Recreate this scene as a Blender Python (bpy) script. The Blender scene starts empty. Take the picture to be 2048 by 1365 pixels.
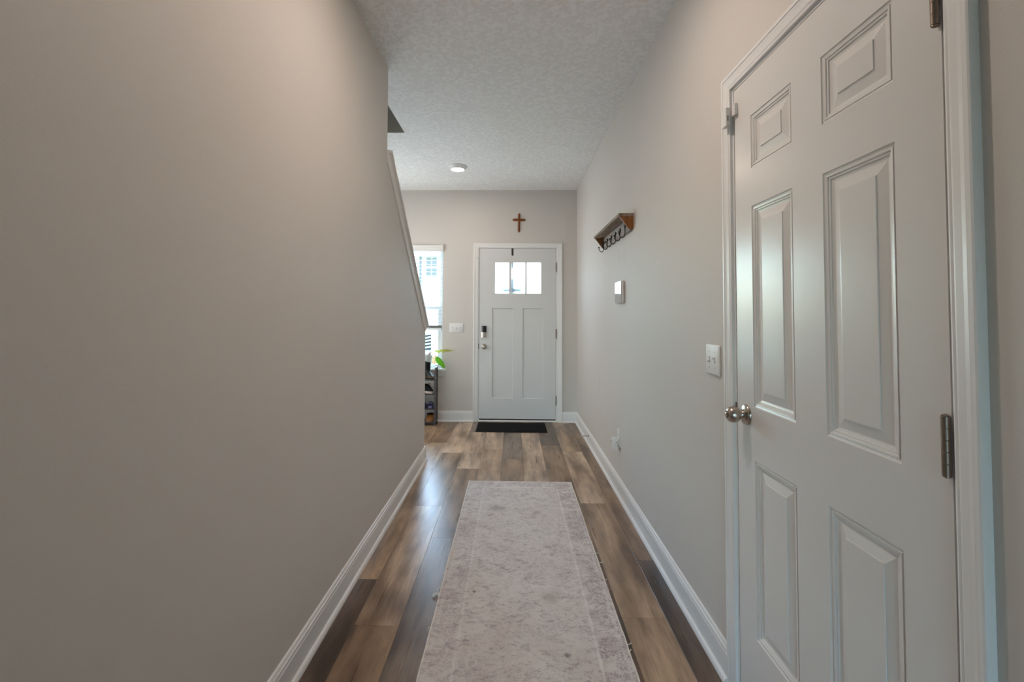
import bpy, bmesh, math, random
from mathutils import Vector, Matrix, noise
random.seed(7)
C = bpy.context.scene
COL = C.collection
PI = math.pi

# ------------------------------------------------------------------ camera
H = 2.773            # ceiling height
D = 5.471            # front wall (with the entry door)
XR = 0.7645          # right hall wall
XL = -0.7665         # left hall wall
XO = -1.97           # outer wall left of the stairs
YB = -0.35           # where the hall opens to the living room behind
cam_d = bpy.data.cameras.new('camera')
cam = bpy.data.objects.new('camera', cam_d); COL.objects.link(cam)
pit, rol, yaw = 0.0320, 0.0049, -0.0231
F = Vector((math.sin(yaw)*math.cos(pit), math.cos(yaw)*math.cos(pit), math.sin(pit)))
R0 = Vector((math.cos(yaw), -math.sin(yaw), 0)); U0 = R0.cross(F)
Rv = math.cos(rol)*R0 + math.sin(rol)*U0
Uv = -math.sin(rol)*R0 + math.cos(rol)*U0
cam.matrix_world = Matrix(((Rv.x, Uv.x, -F.x, 0), (Rv.y, Uv.y, -F.y, 0), (Rv.z, Uv.z, -F.z, 1.2828), (0, 0, 0, 1)))
cam_d.sensor_fit = 'HORIZONTAL'; cam_d.sensor_width = 36
cam_d.lens = 914.71/2048*36
cam_d.shift_x = (1024-1004.79)/2048
cam_d.shift_y = (598.53-682.5)/2048
cam_d.clip_start = 0.02; cam_d.clip_end = 300
C.camera = cam

# ------------------------------------------------------------------ light
C.view_settings.view_transform = 'Standard'
C.view_settings.look = 'None'
C.view_settings.gamma = 1
C.view_settings.use_curve_mapping = False
C.view_settings.exposure = 0.0
W = bpy.data.worlds.new('sky'); C.world = W; W.use_nodes = True
wn = W.node_tree.nodes; wl = W.node_tree.links
sky = wn.new('ShaderNodeTexSky'); sky.sky_type = 'NISHITA'; sky.sun_disc = False
sky.sun_elevation = math.radians(50); sky.sun_rotation = math.radians(0)
sky.air_density = 1.2; sky.dust_density = 2.0
wn['Background'].inputs['Strength'].default_value = 2.9
tint = wn.new('ShaderNodeMix'); tint.data_type = 'RGBA'; tint.blend_type = 'MULTIPLY'; tint.inputs['Factor'].default_value = 1
tint.inputs['B'].default_value = (.84, 1.08, 1.27, 1)      # the camera is balanced for the warm lamps: daylight reads cool
wl.new(sky.outputs['Color'], tint.inputs['A']); wl.new(tint.outputs['Result'], wn['Background'].inputs['Color'])

def lamp(name, kind, loc, power, color, rot=(0, 0, 0), **kw):
    d = bpy.data.lights.new(name, kind); d.energy = power; d.color = color
    for k, v in kw.items(): setattr(d, k, v)
    o = bpy.data.objects.new(name, d); o.location = loc; o.rotation_euler = rot
    COL.objects.link(o); return o
# unseen area light added at the entry's left wall to brighten the far hall
FILLC = (.97, 1.0, 1.0)
lamp('foyer_fill_light', 'AREA', (XO+.005, 4.72, 1.5), 18.0, FILLC, (math.radians(90), 0, math.radians(-90)), shape='RECTANGLE', size=.9, size_y=1.4)
WARM = (1.0, .83, .71)
CAN_NEAR = (-.03, 1.58, H)
CAN_FAR = (-.5645, 4.582, H)
CAN_W = 290.0

# ------------------------------------------------------------------ materials
def mat(name, col=(.8, .8, .8), rough=.5, metal=0., build=None, **kw):
    m = bpy.data.materials.new(name); m.use_nodes = True
    nt = m.node_tree; b = nt.nodes['Principled BSDF']
    b.inputs['Base Color'].default_value = (*col, 1)
    b.inputs['Roughness'].default_value = rough
    b.inputs['Metallic'].default_value = metal
    for k, v in kw.items(): b.inputs[k].default_value = v
    if build: build(nt, b)
    return m
def N(nt, t, **kw):
    n = nt.nodes.new(t)
    for k, v in kw.items():
        if k in ('operation', 'blend_type', 'data_type', 'feature', 'wave_type', 'bands_direction', 'distance'): setattr(n, k, v)
        else: n.inputs[k].default_value = v
    return n
def coords(nt, scale=(1, 1, 1), out='Object'):
    t = N(nt, 'ShaderNodeTexCoord'); mp = N(nt, 'ShaderNodeMapping'); mp.inputs['Scale'].default_value = scale
    nt.links.new(t.outputs[out], mp.inputs['Vector']); return mp.outputs['Vector']
def nz(nt, vec, scale, detail=3, rough=.5, dist=0.):
    n = N(nt, 'ShaderNodeTexNoise', Scale=scale, Detail=detail, Roughness=rough, Distortion=dist)
    nt.links.new(vec, n.inputs['Vector']); return n.outputs['Fac']
def ramp(nt, fac, stops):
    r = N(nt, 'ShaderNodeValToRGB'); e = r.color_ramp.elements
    e[0].position, e[0].color = stops[0][0], (*stops[0][1], 1)
    e[1].position, e[1].color = stops[-1][0], (*stops[-1][1], 1)
    for p, c in stops[1:-1]:
        x = e.new(p); x.color = (*c, 1)
    nt.links.new(fac, r.inputs['Fac']); return r.outputs['Color']
def g(a): return (a, a, a)
def mixc(nt, fac, a, b, mode='MIX'):
    m = N(nt, 'ShaderNodeMix', data_type='RGBA', blend_type=mode)
    for sock, v in ((m.inputs['Factor'], fac), (m.inputs['A'], a), (m.inputs['B'], b)):
        if hasattr(v, 'links'): nt.links.new(v, sock)
        elif isinstance(v, (int, float)): sock.default_value = v
        else: sock.default_value = (*v, 1)
    return m.outputs['Result']
def mth(nt, op, a, b=0., c=None):
    m = N(nt, 'ShaderNodeMath', operation=op)
    for i, v in enumerate((a, b) if c is None else (a, b, c)):
        if hasattr(v, 'links'): nt.links.new(v, m.inputs[i])
        else: m.inputs[i].default_value = v
    return m.outputs[0]
def bump(nt, b, h, strength=.2, dist=.002):
    n = N(nt, 'ShaderNodeBump', Strength=strength, Distance=dist)
    nt.links.new(h, n.inputs['Height']); nt.links.new(n.outputs['Normal'], b.inputs['Normal'])

WALLC = (.660, .622, .580)
def wall_build(nt, b):
    v = coords(nt)
    bump(nt, b, nz(nt, v, 170, 2), .10, .002)
    t = ramp(nt, nz(nt, v, 1.3, 3), [(.3, tuple(c*.985 for c in WALLC)), (.7, WALLC)])
    nt.links.new(t, b.inputs['Base Color'])
M_wall = mat('wall_paint', WALLC, .62, build=wall_build)
def wall_scuff_build(nt, b):
    # the same paint with worn scuffs below the coat hooks and pale touched-up lines
    wall_build(nt, b)
    base = b.inputs['Base Color'].links[0].from_socket
    v = coords(nt)
    sep = N(nt, 'ShaderNodeSeparateXYZ'); nt.links.new(v, sep.inputs[0])
    def band(ax, lo, hi, soft):
        s = sep.outputs[ax]
        up = N(nt, 'ShaderNodeMapRange'); nt.links.new(s, up.inputs[0]); up.inputs[1].default_value = lo; up.inputs[2].default_value = lo+soft
        dn = N(nt, 'ShaderNodeMapRange'); nt.links.new(s, dn.inputs[0]); dn.inputs[1].default_value = hi-soft; dn.inputs[2].default_value = hi
        return mth(nt, 'MULTIPLY', up.outputs[0], mth(nt, 'SUBTRACT', 1.0, dn.outputs[0]))
    def streaks(scale, lo, hi):
        vv = coords(nt, scale); return ramp(nt, nz(nt, vv, 1., 2), [(lo, g(0)), (hi, g(1))])
    z1 = mth(nt, 'MULTIPLY', band('Y', 2.9, 3.65, .2), band('Z', 1.60, 1.80, .08))
    z2 = mth(nt, 'MULTIPLY', band('Y', 3.7, 4.3, .2), band('Z', .30, .95, .2))
    zz = mth(nt, 'MAXIMUM', z1, z2)
    f1 = mth(nt, 'MULTIPLY', mth(nt, 'MULTIPLY', zz, streaks((1, 45, 5), .58, .70)), .20)
    c1 = mixc(nt, f1, base, (.25, .24, .23))
    w1 = mth(nt, 'MULTIPLY', mth(nt, 'MULTIPLY', band('Y', 2.0, 4.2, .3), band('Z', 1.15, 1.75, .1)), streaks((1, 6, 26), .70, .76))
    c2 = mixc(nt, mth(nt, 'MULTIPLY', w1, .22), c1, (.78, .77, .74))
    nt.links.new(c2, b.inputs['Base Color'])
M_wall_r = mat('wall_paint_scuffed', WALLC, .62, build=wall_scuff_build)
def ceil_build(nt, b):
    v = coords(nt)
    w = N(nt, 'ShaderNodeTexNoise', Scale=34, Detail=4, Roughness=.55, Distortion=.6); nt.links.new(v, w.inputs['Vector'])
    isl = ramp(nt, w.outputs['Fac'], [(.46, g(0)), (.54, g(1))])
    fine = nz(nt, v, 160, 2)
    hgt = mth(nt, 'ADD', isl, mth(nt, 'MULTIPLY', fine, .25))
    bump(nt, b, hgt, .55, .0028)
    big = ramp(nt, nz(nt, v, 2.2, 2), [(.35, g(0)), (.65, g(1))])
    c = mixc(nt, isl, (.800, .790, .770), (.870, .865, .850))
    # a faint, slightly darker round mark
    d = N(nt, 'ShaderNodeVectorMath', operation='DISTANCE'); nt.links.new(v, d.inputs[0]); d.inputs[1].default_value = (-.377, 2.262, H)
    sp = ramp(nt, d.outputs['Value'], [(.03, g(1)), (.055, g(0))])
    c = mixc(nt, mth(nt, 'MULTIPLY', sp, .12), c, (.45, .42, .38))
    nt.links.new(c, b.inputs['Base Color'])
M_ceil = mat('knockdown_ceiling', (.7, .69, .67), .8, build=ceil_build)
M_trim = mat('trim_paint', (.83, .825, .81), .32, build=lambda nt, b: bump(nt, b, nz(nt, coords(nt), 240, 2), .04, .001))
M_door = mat('closet_door_paint', (.76, .745, .72), .27, build=lambda nt, b: bump(nt, b, nz(nt, coords(nt), 420, 2), .05, .001))
M_fdoor = mat('front_door_paint', (.71, .71, .705), .33, build=lambda nt, b: bump(nt, b, nz(nt, coords(nt, (1, 1, .15)), 300, 2), .05, .001))
M_plastic = mat('white_plastic', (.80, .79, .77), .38, build=lambda nt, b: bump(nt, b, nz(nt, coords(nt), 500, 1), .02, .001))
M_slot = mat('dark_slot', (.03, .03, .03), .5)
M_dark = mat('black_plastic', (.012, .012, .014), .25)
def nickel_build(nt, b):
    v = coords(nt)
    r = ramp(nt, nz(nt, v, 40, 2), [(.3, g(.25)), (.7, g(.31))]); nt.links.new(r, b.inputs['Roughness'])
M_nickel = mat('satin_nickel', (.47, .42, .365), .28, 1., build=nickel_build)
M_hinge = mat('hinge_bronze', (.25, .20, .16), .42, .85, build=lambda nt, b: bump(nt, b, nz(nt, coords(nt, (1, 1, .2)), 900, 1), .05, .001))
M_iron = mat('black_iron', (.02, .018, .016), .4, .6, build=lambda nt, b: bump(nt, b, nz(nt, coords(nt), 400, 2), .1, .001))

def plank_build(nt, b):
    tc = N(nt, 'ShaderNodeTexCoord'); oi = N(nt, 'ShaderNodeObjectInfo')
    off = N(nt, 'ShaderNodeCombineXYZ')
    nt.links.new(mth(nt, 'MULTIPLY', oi.outputs['Random'], 37.0), off.inputs[0])
    nt.links.new(mth(nt, 'MULTIPLY', oi.outputs['Random'], 91.0), off.inputs[1])
    add = N(nt, 'ShaderNodeVectorMath', operation='ADD')
    nt.links.new(tc.outputs['Object'], add.inputs[0]); nt.links.new(off.outputs[0], add.inputs[1])
    def mapped(s):
        m = N(nt, 'ShaderNodeMapping'); m.inputs['Scale'].default_value = s
        nt.links.new(add.outputs[0], m.inputs['Vector']); return m.outputs['Vector']
    broad = nz(nt, mapped((9.5, 1.7, 1)), 1., 2, .5, 0.)
    mid = nz(nt, mapped((34, 1.8, 1)), 1., 3, .55, 0.)
    fine = nz(nt, mapped((120, 6, 1)), 1., 2, .6)
    mott = nz(nt, mapped((17, 5, 1)), 1., 3, .6, 0.)
    rings = mth(nt, 'SINE', mth(nt, 'MULTIPLY', nz(nt, mapped((9, .9, 1)), 1., 1, .4, 0.), 90.0))
    streak = ramp(nt, broad, [(.34, (.44, .39, .35)), (.45, (.76, .72, .68)), (.54, (1.02, 1.0, .98)), (.66, (1.26, 1.25, 1.22))])
    s2 = ramp(nt, mid, [(.25, g(.88)), (.50, g(1.0)), (.75, g(1.07))])
    s3 = ramp(nt, fine, [(.3, g(.90)), (.7, g(1.06))])
    s4 = ramp(nt, rings, [(.0, g(.90)), (.6, g(1.02))])
    c = mixc(nt, 1., oi.outputs['Color'], streak, 'MULTIPLY')
    s5 = ramp(nt, mott, [(.34, g(.80)), (.5, g(1.0)), (.66, g(1.14))]); c = mixc(nt, 1., c, s5, 'MULTIPLY')
    c = mixc(nt, 1., c, s2, 'MULTIPLY'); c = mixc(nt, 1., c, s3, 'MULTIPLY'); c = mixc(nt, .6, c, s4, 'MULTIPLY')
    nt.links.new(c, b.inputs['Base Color'])
    bump(nt, b, fine, .06, .0004)
    nt.links.new(ramp(nt, mid, [(.3, g(.27)), (.7, g(.31))]), b.inputs['Roughness'])
    b.inputs['Specular IOR Level'].default_value = .5
M_plank = mat('vinyl_plank', (.2, .15, .1), .36, build=plank_build)
M_sub = mat('subfloor', (.05, .04, .033), .6, build=lambda nt, b: bump(nt, b, nz(nt, coords(nt, (20, 1, 1)), 4, 2), .2))

def oldwood(name, dark, lit, scale=(30, 3, 30), rough=.6):
    def f(nt, b):
        v = coords(nt, scale)
        c = ramp(nt, nz(nt, v, 1., 4, .6, .6), [(.3, dark), (.7, lit)])
        c2 = ramp(nt, nz(nt, v, 4., 3, .6), [(.3, g(.75)), (.7, g(1.1))])
        nt.links.new(mixc(nt, 1., c, c2, 'MULTIPLY'), b.inputs['Base Color'])
        bump(nt, b, nz(nt, v, 5., 2), .25, .001)
    return mat(name, lit, rough, build=f)
M_w_gray = oldwood('weathered_wood', (.12, .078, .048), (.38, .29, .21), (40, 5, 40))
M_w_back = oldwood('weathered_wood_back', (.24, .20, .17), (.52, .46, .41), (40, 5, 40))
M_w_honey = oldwood('honey_stained_wood', (.14, .045, .008), (.36, .125, .018), (40, 40, 4), .45)
M_w_cross = oldwood('cross_wood', (.15, .042, .008), (.29, .088, .015), (60, 60, 8), .35)

def glass(name, rough=0.):
    m = bpy.data.materials.new(name); m.use_nodes = True; nt = m.node_tree
    nt.nodes.remove(nt.nodes['Principled BSDF']); out = nt.nodes['Material Output']
    fr = N(nt, 'ShaderNodeFresnel', IOR=1.45)
    gl = N(nt, 'ShaderNodeBsdfGlossy'); gl.inputs['Roughness'].default_value = .02
    if rough:
        tr = N(nt, 'ShaderNodeBsdfRefraction', IOR=1.45); tr.inputs['Roughness'].default_value = rough
        tr.inputs['Color'].default_value = (.97, .98, .98, 1)
    else:
        tr = N(nt, 'ShaderNodeBsdfTransparent'); tr.inputs['Color'].default_value = (.95, .98, .98, 1)
    mx = N(nt, 'ShaderNodeMixShader')
    nt.links.new(fr.outputs[0], mx.inputs[0]); nt.links.new(tr.outputs[0], mx.inputs[1]); nt.links.new(gl.outputs[0], mx.inputs[2])
    nt.links.new(mx.outputs[0], out.inputs['Surface']); return m
M_glass = glass('window_glass')
M_dglass = glass('obscure_door_glass', .55)

def emit(name, col, s):
    m = bpy.data.materials.new(name); m.use_nodes = True; nt = m.node_tree
    b = nt.nodes['Principled BSDF']; b.inputs['Base Color'].default_value = (.9, .9, .9, 1)
    b.inputs['Emission Color'].default_value = (*col, 1); b.inputs['Emission Strength'].default_value = s
    return m

# ------------------------------------------------------------------ mesh helpers
class MB:
    def __init__(s): s.v = []; s.f = []; s.s = []
    def add(s, vs, fs, smooth=False):
        n = len(s.v); s.v += [tuple(v) for v in vs]
        for f in fs: s.f.append(tuple(n+i for i in f)); s.s.append(smooth)
        return s
    def box(s, x0, x1, y0, y1, z0, z1, bev=0., seg=1):
        if bev <= 0:
            return s.add([(x0,y0,z0),(x1,y0,z0),(x1,y1,z0),(x0,y1,z0),(x0,y0,z1),(x1,y0,z1),(x1,y1,z1),(x0,y1,z1)],
                         [(0,3,2,1),(4,5,6,7),(0,1,5,4),(1,2,6,5),(2,3,7,6),(3,0,4,7)])
        bm = bmesh.new(); bmesh.ops.create_cube(bm, size=1)
        for v in bm.verts: v.co = Vector(((x0+x1)/2+v.co.x*(x1-x0), (y0+y1)/2+v.co.y*(y1-y0), (z0+z1)/2+v.co.z*(z1-z0)))
        bmesh.ops.bevel(bm, geom=bm.edges[:], offset=bev, segments=seg, affect='EDGES', profile=.5)
        return s.bm(bm, seg > 1)
    def bm(s, bm, smooth=False):
        bm.verts.index_update()
        s.add([v.co[:] for v in bm.verts], [[v.index for v in f.verts] for f in bm.faces], smooth); bm.free(); return s
    def prism(s, poly, axis, a0, a1, smooth=False):
        # poly in the two remaining axes, in x,y,z order
        def P(p, a): q = list(p); q.insert(axis, a); return q
        n = len(poly)
        s.add([P(p, a0) for p in poly]+[P(p, a1) for p in poly], [[i, (i+1) % n, n+(i+1) % n, n+i] for i in range(n)], smooth)
        return s.add([P(p, a0) for p in poly]+[P(p, a1) for p in poly], [list(range(n))[::-1], list(range(n, 2*n))])
    def lathe(s, prof, org, axis=(0, 0, 1), n=24, smooth=True):
        a = Vector(axis).normalized(); u = a.orthogonal().normalized(); w = a.cross(u); o = Vector(org)
        vs = []
        for r, h in prof:
            for k in range(n):
                t = 2*PI*k/n; vs.append(o+a*h+(u*math.cos(t)+w*math.sin(t))*max(r, 1e-5))
        fs = []
        for i in range(len(prof)-1):
            for k in range(n):
                fs.append((i*n+k, i*n+(k+1) % n, (i+1)*n+(k+1) % n, (i+1)*n+k))
        fs.append(tuple(range(n))[::-1]); fs.append(tuple((len(prof)-1)*n+k for k in range(n)))
        return s.add(vs, fs, smooth)
    def tube(s, pts, rad, n=8, smooth=True):
        P = [Vector(p) for p in pts]; vs = []; u = None
        rads = rad if isinstance(rad, (list, tuple)) else [rad]*len(P)
        for i, p in enumerate(P):
            d = (P[min(i+1, len(P)-1)]-P[max(i-1, 0)]).normalized()
            u = d.orthogonal().normalized() if u is None else (u-d*u.dot(d)).normalized()
            w = d.cross(u)
            for k in range(n):
                t = 2*PI*k/n; vs.append(p+(u*math.cos(t)+w*math.sin(t))*rads[i])
        fs = [(i*n+k, i*n+(k+1) % n, (i+1)*n+(k+1) % n, (i+1)*n+k) for i in range(len(P)-1) for k in range(n)]
        fs += [tuple(range(n))[::-1], tuple((len(P)-1)*n+k for k in range(n))]
        return s.add(vs, fs, smooth)
    def grid(s, fn, nu, nv, smooth=True):
        vs = [fn(i/nu, j/nv) for j in range(nv+1) for i in range(nu+1)]
        return s.add(vs, [(j*(nu+1)+i, j*(nu+1)+i+1, (j+1)*(nu+1)+i+1, (j+1)*(nu+1)+i) for j in range(nv) for i in range(nu)], smooth)
    def build(s, name, m, parent=None, at=None, **props):
        me = bpy.data.meshes.new(name)
        off = Vector((0, 0, 0)); pw = world_loc(parent) if parent else Vector((0, 0, 0))
        if at is not None: off = Vector(at)
        elif parent: off = pw
        me.from_pydata([tuple(Vector(v)-off) for v in s.v], [], s.f)
        me.polygons.foreach_set('use_smooth', s.s)
        b = bmesh.new(); b.from_mesh(me)
        bmesh.ops.remove_doubles(b, verts=b.verts, dist=1e-6)
        bmesh.ops.recalc_face_normals(b, faces=b.faces); b.to_mesh(me); b.free()
        if any(s.s): me.set_sharp_from_angle(angle=math.radians(40))
        me.materials.append(m)
        o = bpy.data.objects.new(name, me); COL.objects.link(o)
        if parent: o.parent = parent
        o.location = off-pw
        for k, v in props.items(): o[k] = v
        return o
def world_loc(o):
    v = Vector(o.location)
    while o.parent: o = o.parent; v += Vector(o.location)
    return v
def thing(name, label, cat, loc=(0, 0, 0), group=None):
    o = bpy.data.objects.new(name, None); COL.objects.link(o); o.location = loc
    o.empty_display_size = .05
    o['label'] = label; o['category'] = cat
    if group: o['group'] = group
    return o
def tag(o, label, cat, group=None):
    o['label'] = label; o['category'] = cat
    if group: o['group'] = group
    return o
def struct(mb, name, m, parent=None):
    o = mb.build(name, m, parent)
    if not parent: o['kind'] = 'structure'
    return o
def bez(p0, p1, p2, p3, n=10):
    p0, p1, p2, p3 = map(Vector, (p0, p1, p2, p3))
    return [p0*(1-t)**3+p1*3*t*(1-t)**2+p2*3*t*t*(1-t)+p3*t**3 for t in [i/n for i in range(n+1)]]

# ------------------------------------------------------------------ room shell
floor = struct(MB().box(-4.1, 2.7, -6.1, D+.16, -.12, -.0055), 'floor', M_sub)
PWID, PLEN, PX0 = .18562, 1.1678, -.8335
phase = {-7: 4.9, -6: 4.5, -5: 4.1, -4: 4.75, -3: 4.35, -2: 3.95, -1: 4.02, 0: 4.568, 1: 4.2435, 2: 3.817, 3: 4.361, 4: 4.088, 5: 3.796, 6: 4.514, 7: 4.323, 8: 4.780}
LT, ML, MD, DK, GY = (.500, .362, .252), (.385, .264, .170), (.272, .174, .104), (.130, .085, .056), (.215, .156, .116)
tone = {(0, 1): MD, (0, 0): ML, (0, -1): ML, (0, -2): DK, (1, 1): LT, (1, 0): MD, (1, -1): LT, (1, -2): MD,
        (2, 2): GY, (2, 1): LT, (2, 0): MD, (2, -1): GY, (3, 1): LT, (3, 0): ML, (4, 1): GY, (4, 0): MD, (5, 2): ML, (5, 1): LT, (5, 0): LT,
        (6, 1): DK, (6, 0): MD, (6, -1): MD, (7, 1): ML, (7, 0): LT, (7, -1): ML, (7, -2): ML, (8, 1): MD, (8, 0): MD, (8, -1): MD, (8, -2): DK, (-1, 2): ML, (-1, 1): ML}
def plank_mesh(w, l):
    gp, bv, t = .0002, .0007, .0055
    x, y = w/2-gp, l/2-gp
    mb = MB().add([(-x, -y, -t), (x, -y, -t), (x, y, -t), (-x, y, -t), (-x, -y, -bv), (x, -y, -bv), (x, y, -bv), (-x, y, -bv),
                   (-x+bv, -y+bv, 0), (x-bv, -y+bv, 0), (x-bv, y-bv, 0), (-x+bv, y-bv, 0)],
                  [(0, 1, 5, 4), (1, 2, 6, 5), (2, 3, 7, 6), (3, 0, 4, 7), (4, 5, 9, 8), (5, 6, 10, 9), (6, 7, 11, 10), (7, 4, 8, 11), (8, 9, 10, 11)])
    me = bpy.data.meshes.new('plank'); me.from_pydata(mb.v, [], mb.f); me.materials.append(M_plank); return me
pm = {}
for k in range(-7, 9):
    x0 = PX0+k*PWID; x1 = x0+PWID
    x0 = max(x0, XO); x1 = min(x1, XR)
    if x1-x0 < .02: continue
    for j in range(-6, 3):
        y0 = phase[k]+(j-1)*PLEN; y1 = y0+PLEN
        y0 = max(y0, -1.0); y1 = min(y1, D)
        if y1-y0 < .03: continue
        if x1 < -.80 and y1 < 3.4: continue       # under the stairs
        key = (round(x1-x0, 4), round(y1-y0, 4))
        if key not in pm: pm[key] = plank_mesh(*key)
        o = bpy.data.objects.new('plank', pm[key]); COL.objects.link(o)
        o.parent = floor; o.location = ((x0+x1)/2, (y0+y1)/2, 0)
        c = tone.get((k, j)) or random.choice([LT, ML, MD, DK, GY])
        f = random.uniform(.93, 1.07); o.color = (c[0]*f, c[1]*f, c[2]*f, 1)
rest = MB(); rest.box(-4.0, 2.6, -6.0, -1.0, -.0055, 0)
o = rest.build('living_room_planks', M_plank, floor); o.color = (*ML, 1); o['kind'] = 'stuff'

# ceiling with the stairwell opening
OX0, OX1, OY0, OY1, TH = XO, -.9, .9, 3.713, .32
c = MB()
c.box(OX1, XR+.12, YB, D+.15, H, H+TH); c.box(XO-.12, OX1, OY1, D+.15, H, H+TH); c.box(XO-.12, OX1, YB, OY0, H, H+TH)
c.box(-4.1, 2.7, -6.1, YB, H, H+TH)
struct(c, 'ceiling', M_ceil)
u = MB()   # upstairs walls round the stairwell
UZ0, UZ1 = H+TH, H+2.6
u.box(OX1, OX1+.12, OY0, OY1+.12, UZ0, UZ1); u.box(XO-.12, OX1, OY1, OY1+.12, UZ0, UZ1); u.box(XO-.12, OX1+.12, OY0-.12, OY0, UZ0, UZ1)
u.box(XO-.12, OX1+.12, OY0-.12, OY1+.12, UZ1, UZ1+.1); u.box(XO-.12, XO, OY0, OY1, H, UZ1)
u.box(OX0, OX1, OY1-.003, OY1, H+.004, H+TH); u.box(OX1-.003, OX1, OY0, OY1, H+.004, H+TH)
struct(u, 'wall_upstairs', M_wall)

# left wall: full height, then a knee wall that follows the stairs
YA, YE, WT = 2.7285, 4.004, .115
SLA = math.atan(.863)
ztop = lambda y: 1.7785-.863*(y-3.3)     # top of the sloped cap
zs = lambda y: ztop(y)-.011/math.cos(SLA)
struct(MB().prism([(YB, 0), (YE, 0), (YE, zs(YE)), (YA, zs(YA)), (YA, H), (YB, H)], 0, XL-WT, XL), 'wall_left', M_wall)
w = MB(); w.box(XO-.12, XO, YB, D+.15, 0, H); struct(w, 'wall_outer', M_wall)
# stairs behind the knee wall
st = MB()
for i in range(13):
    y1 = 4.05-i*.25
    st.box(XO, XL-WT, y1-.25-.02, y1, 0 if i < 3 else .2*i-.35, .2*(i+1))
struct(st, 'stairs', M_wall)

# right wall with the closet opening
cY, CW, cZ = .8206, .762, 2.058
YL = cY+CW
JG = .004   # gap
w = MB()
w.box(XR, XR+.115, YB, cY-.022, 0, H); w.box(XR, XR+.115, YL+.022, D+.15, 0, H); w.box(XR, XR+.115, cY-.022, YL+.022, cZ+.022, H)
struct(w, 'wall_right', M_wall_r)

# front wall with the door and the window
FX0, FX1, FZ0, FZ1 = -.402, .512, .034, 2.066
WX0, WX1, WZ0, WZ1 = -1.78, -.8425, .612, 2.105
w = MB(); y0, y1 = D, D+.15
w.box(XO-.12, WX0, y0, y1, 0, H); w.box(WX0, WX1, y0, y1, 0, WZ0-.012); w.box(WX0, WX1, y0, y1, WZ1, H)
w.box(WX1, FX0-.022, y0, y1, 0, H); w.box(FX0-.022, FX1+.022, y0, y1, FZ1+.022, H); w.box(FX1+.022, XR, y0, y1, 0, H)
struct(w, 'wall_front', M_wall)

# living room behind the camera
w = MB(); w.box(-4.1, -4, -6.1, YB, 0, H)
w.box(2.6, 2.7, -6.1, YB, 0, H)
w.box(-4.1, -1.9, -6.1, -6, 0, H); w.box(-.2, 2.7, -6.1, -6, 0, H); w.box(-1.9, -.2, -6.1, -6, 2.1, H)
w.box(-4.1, XL-WT, YB-.115, YB, 0, H); w.box(XR+.115, 2.7, YB-.115, YB, 0, H)
struct(w, 'wall_rear', M_wall)

# ------------------------------------------------------------------ baseboards
BASE = [(0, 0), (.0135, 0), (.0135, .0915), (.0142, .093), (.0128, .0955), (.0118, .1075), (.0085, .1095), (.0072, .1125), (.0088, .1145), (.006, .1215), (.002, .1235), (0, .1235)]
SHOE = [(.0, 0), (.0275, 0), (.0272, .004), (.0255, .010), (.022, .0155), (.0175, .0185), (.0135, .0195), (.0, .0195)]
def base_run(name, side, a0, a1, parent_name=True):
    # side: 'L' on x=XL facing +x, 'R' on x=XR facing -x, 'F' on y=D facing -y
    def T(prof):
        if side == 'L': return [(XL+d, z) for d, z in prof], 1
        if side == 'R': return [(XR-d, z) for d, z in prof], 1
        if side == 'F': return [(D-d, z) for d, z in prof], 0
        return [(YE+d, z) for d, z in prof], 0
    out = []
    for prof in (BASE, SHOE):
        p, ax = T(prof); mb = MB()
        if ax == 1: mb.prism(p, 1, a0, a1)
        else: mb.prism(p, 0, a0, a1)
        out.append(mb)
    b = struct(out[0], name, M_trim)
    out[1].build('shoe_moulding', M_trim, b); return b
base_run('baseboard_left', 'L', YB, YE+.0135)
base_run('baseboard_knee', 'E', XL-WT, XL+.0135)
base_run('baseboard_right', 'R', YL+.0655, D)
base_run('baseboard_front_left', 'F', XO, FX0-.0705)
base_run('baseboard_front_right', 'F', FX1+.0755, XR)

# ------------------------------------------------------------------ casings (trim)
CAS = [(0, 0), (0, .009), (.004, .0105), (.009, .0098), (.011, .0112), (.014, .0118), (.030, .0130), (.040, .0150), (.0425, .0150), (.044, .0168), (.052, .0172), (.056, .0160), (.057, .013), (.057, 0)]
def casing(name, axis, plane, sgn, a0, a1, zt, z0=0., k=1.):
    mb = MB(); n = len(CAS); vs = []
    for w_, t in CAS:
        w_ = w_*k; q = plane+sgn*t
        for a, z in ((a0-w_, z0), (a0-w_, zt+w_), (a1+w_, zt+w_), (a1+w_, z0)):
            vs.append((q, a, z) if axis == 0 else (a, q, z))
    fs = [(4*i+k, 4*((i+1) % n)+k, 4*((i+1) % n)+k+1, 4*i+k+1) for i in range(n) for k in range(3)]
    fs += [[4*i for i in range(n)], [4*i+3 for i in range(n)]]
    mb.add(vs, fs); return struct(mb, name, M_trim)
tc = casing('trim_2', 0, XR, -1, cY-.0138, YL+.0138, cZ+.0138, 0., .905)
tf = casing('trim_3', 1, D, -1, FX0-.0125, FX1+.0175, FZ1+.007)
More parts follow.
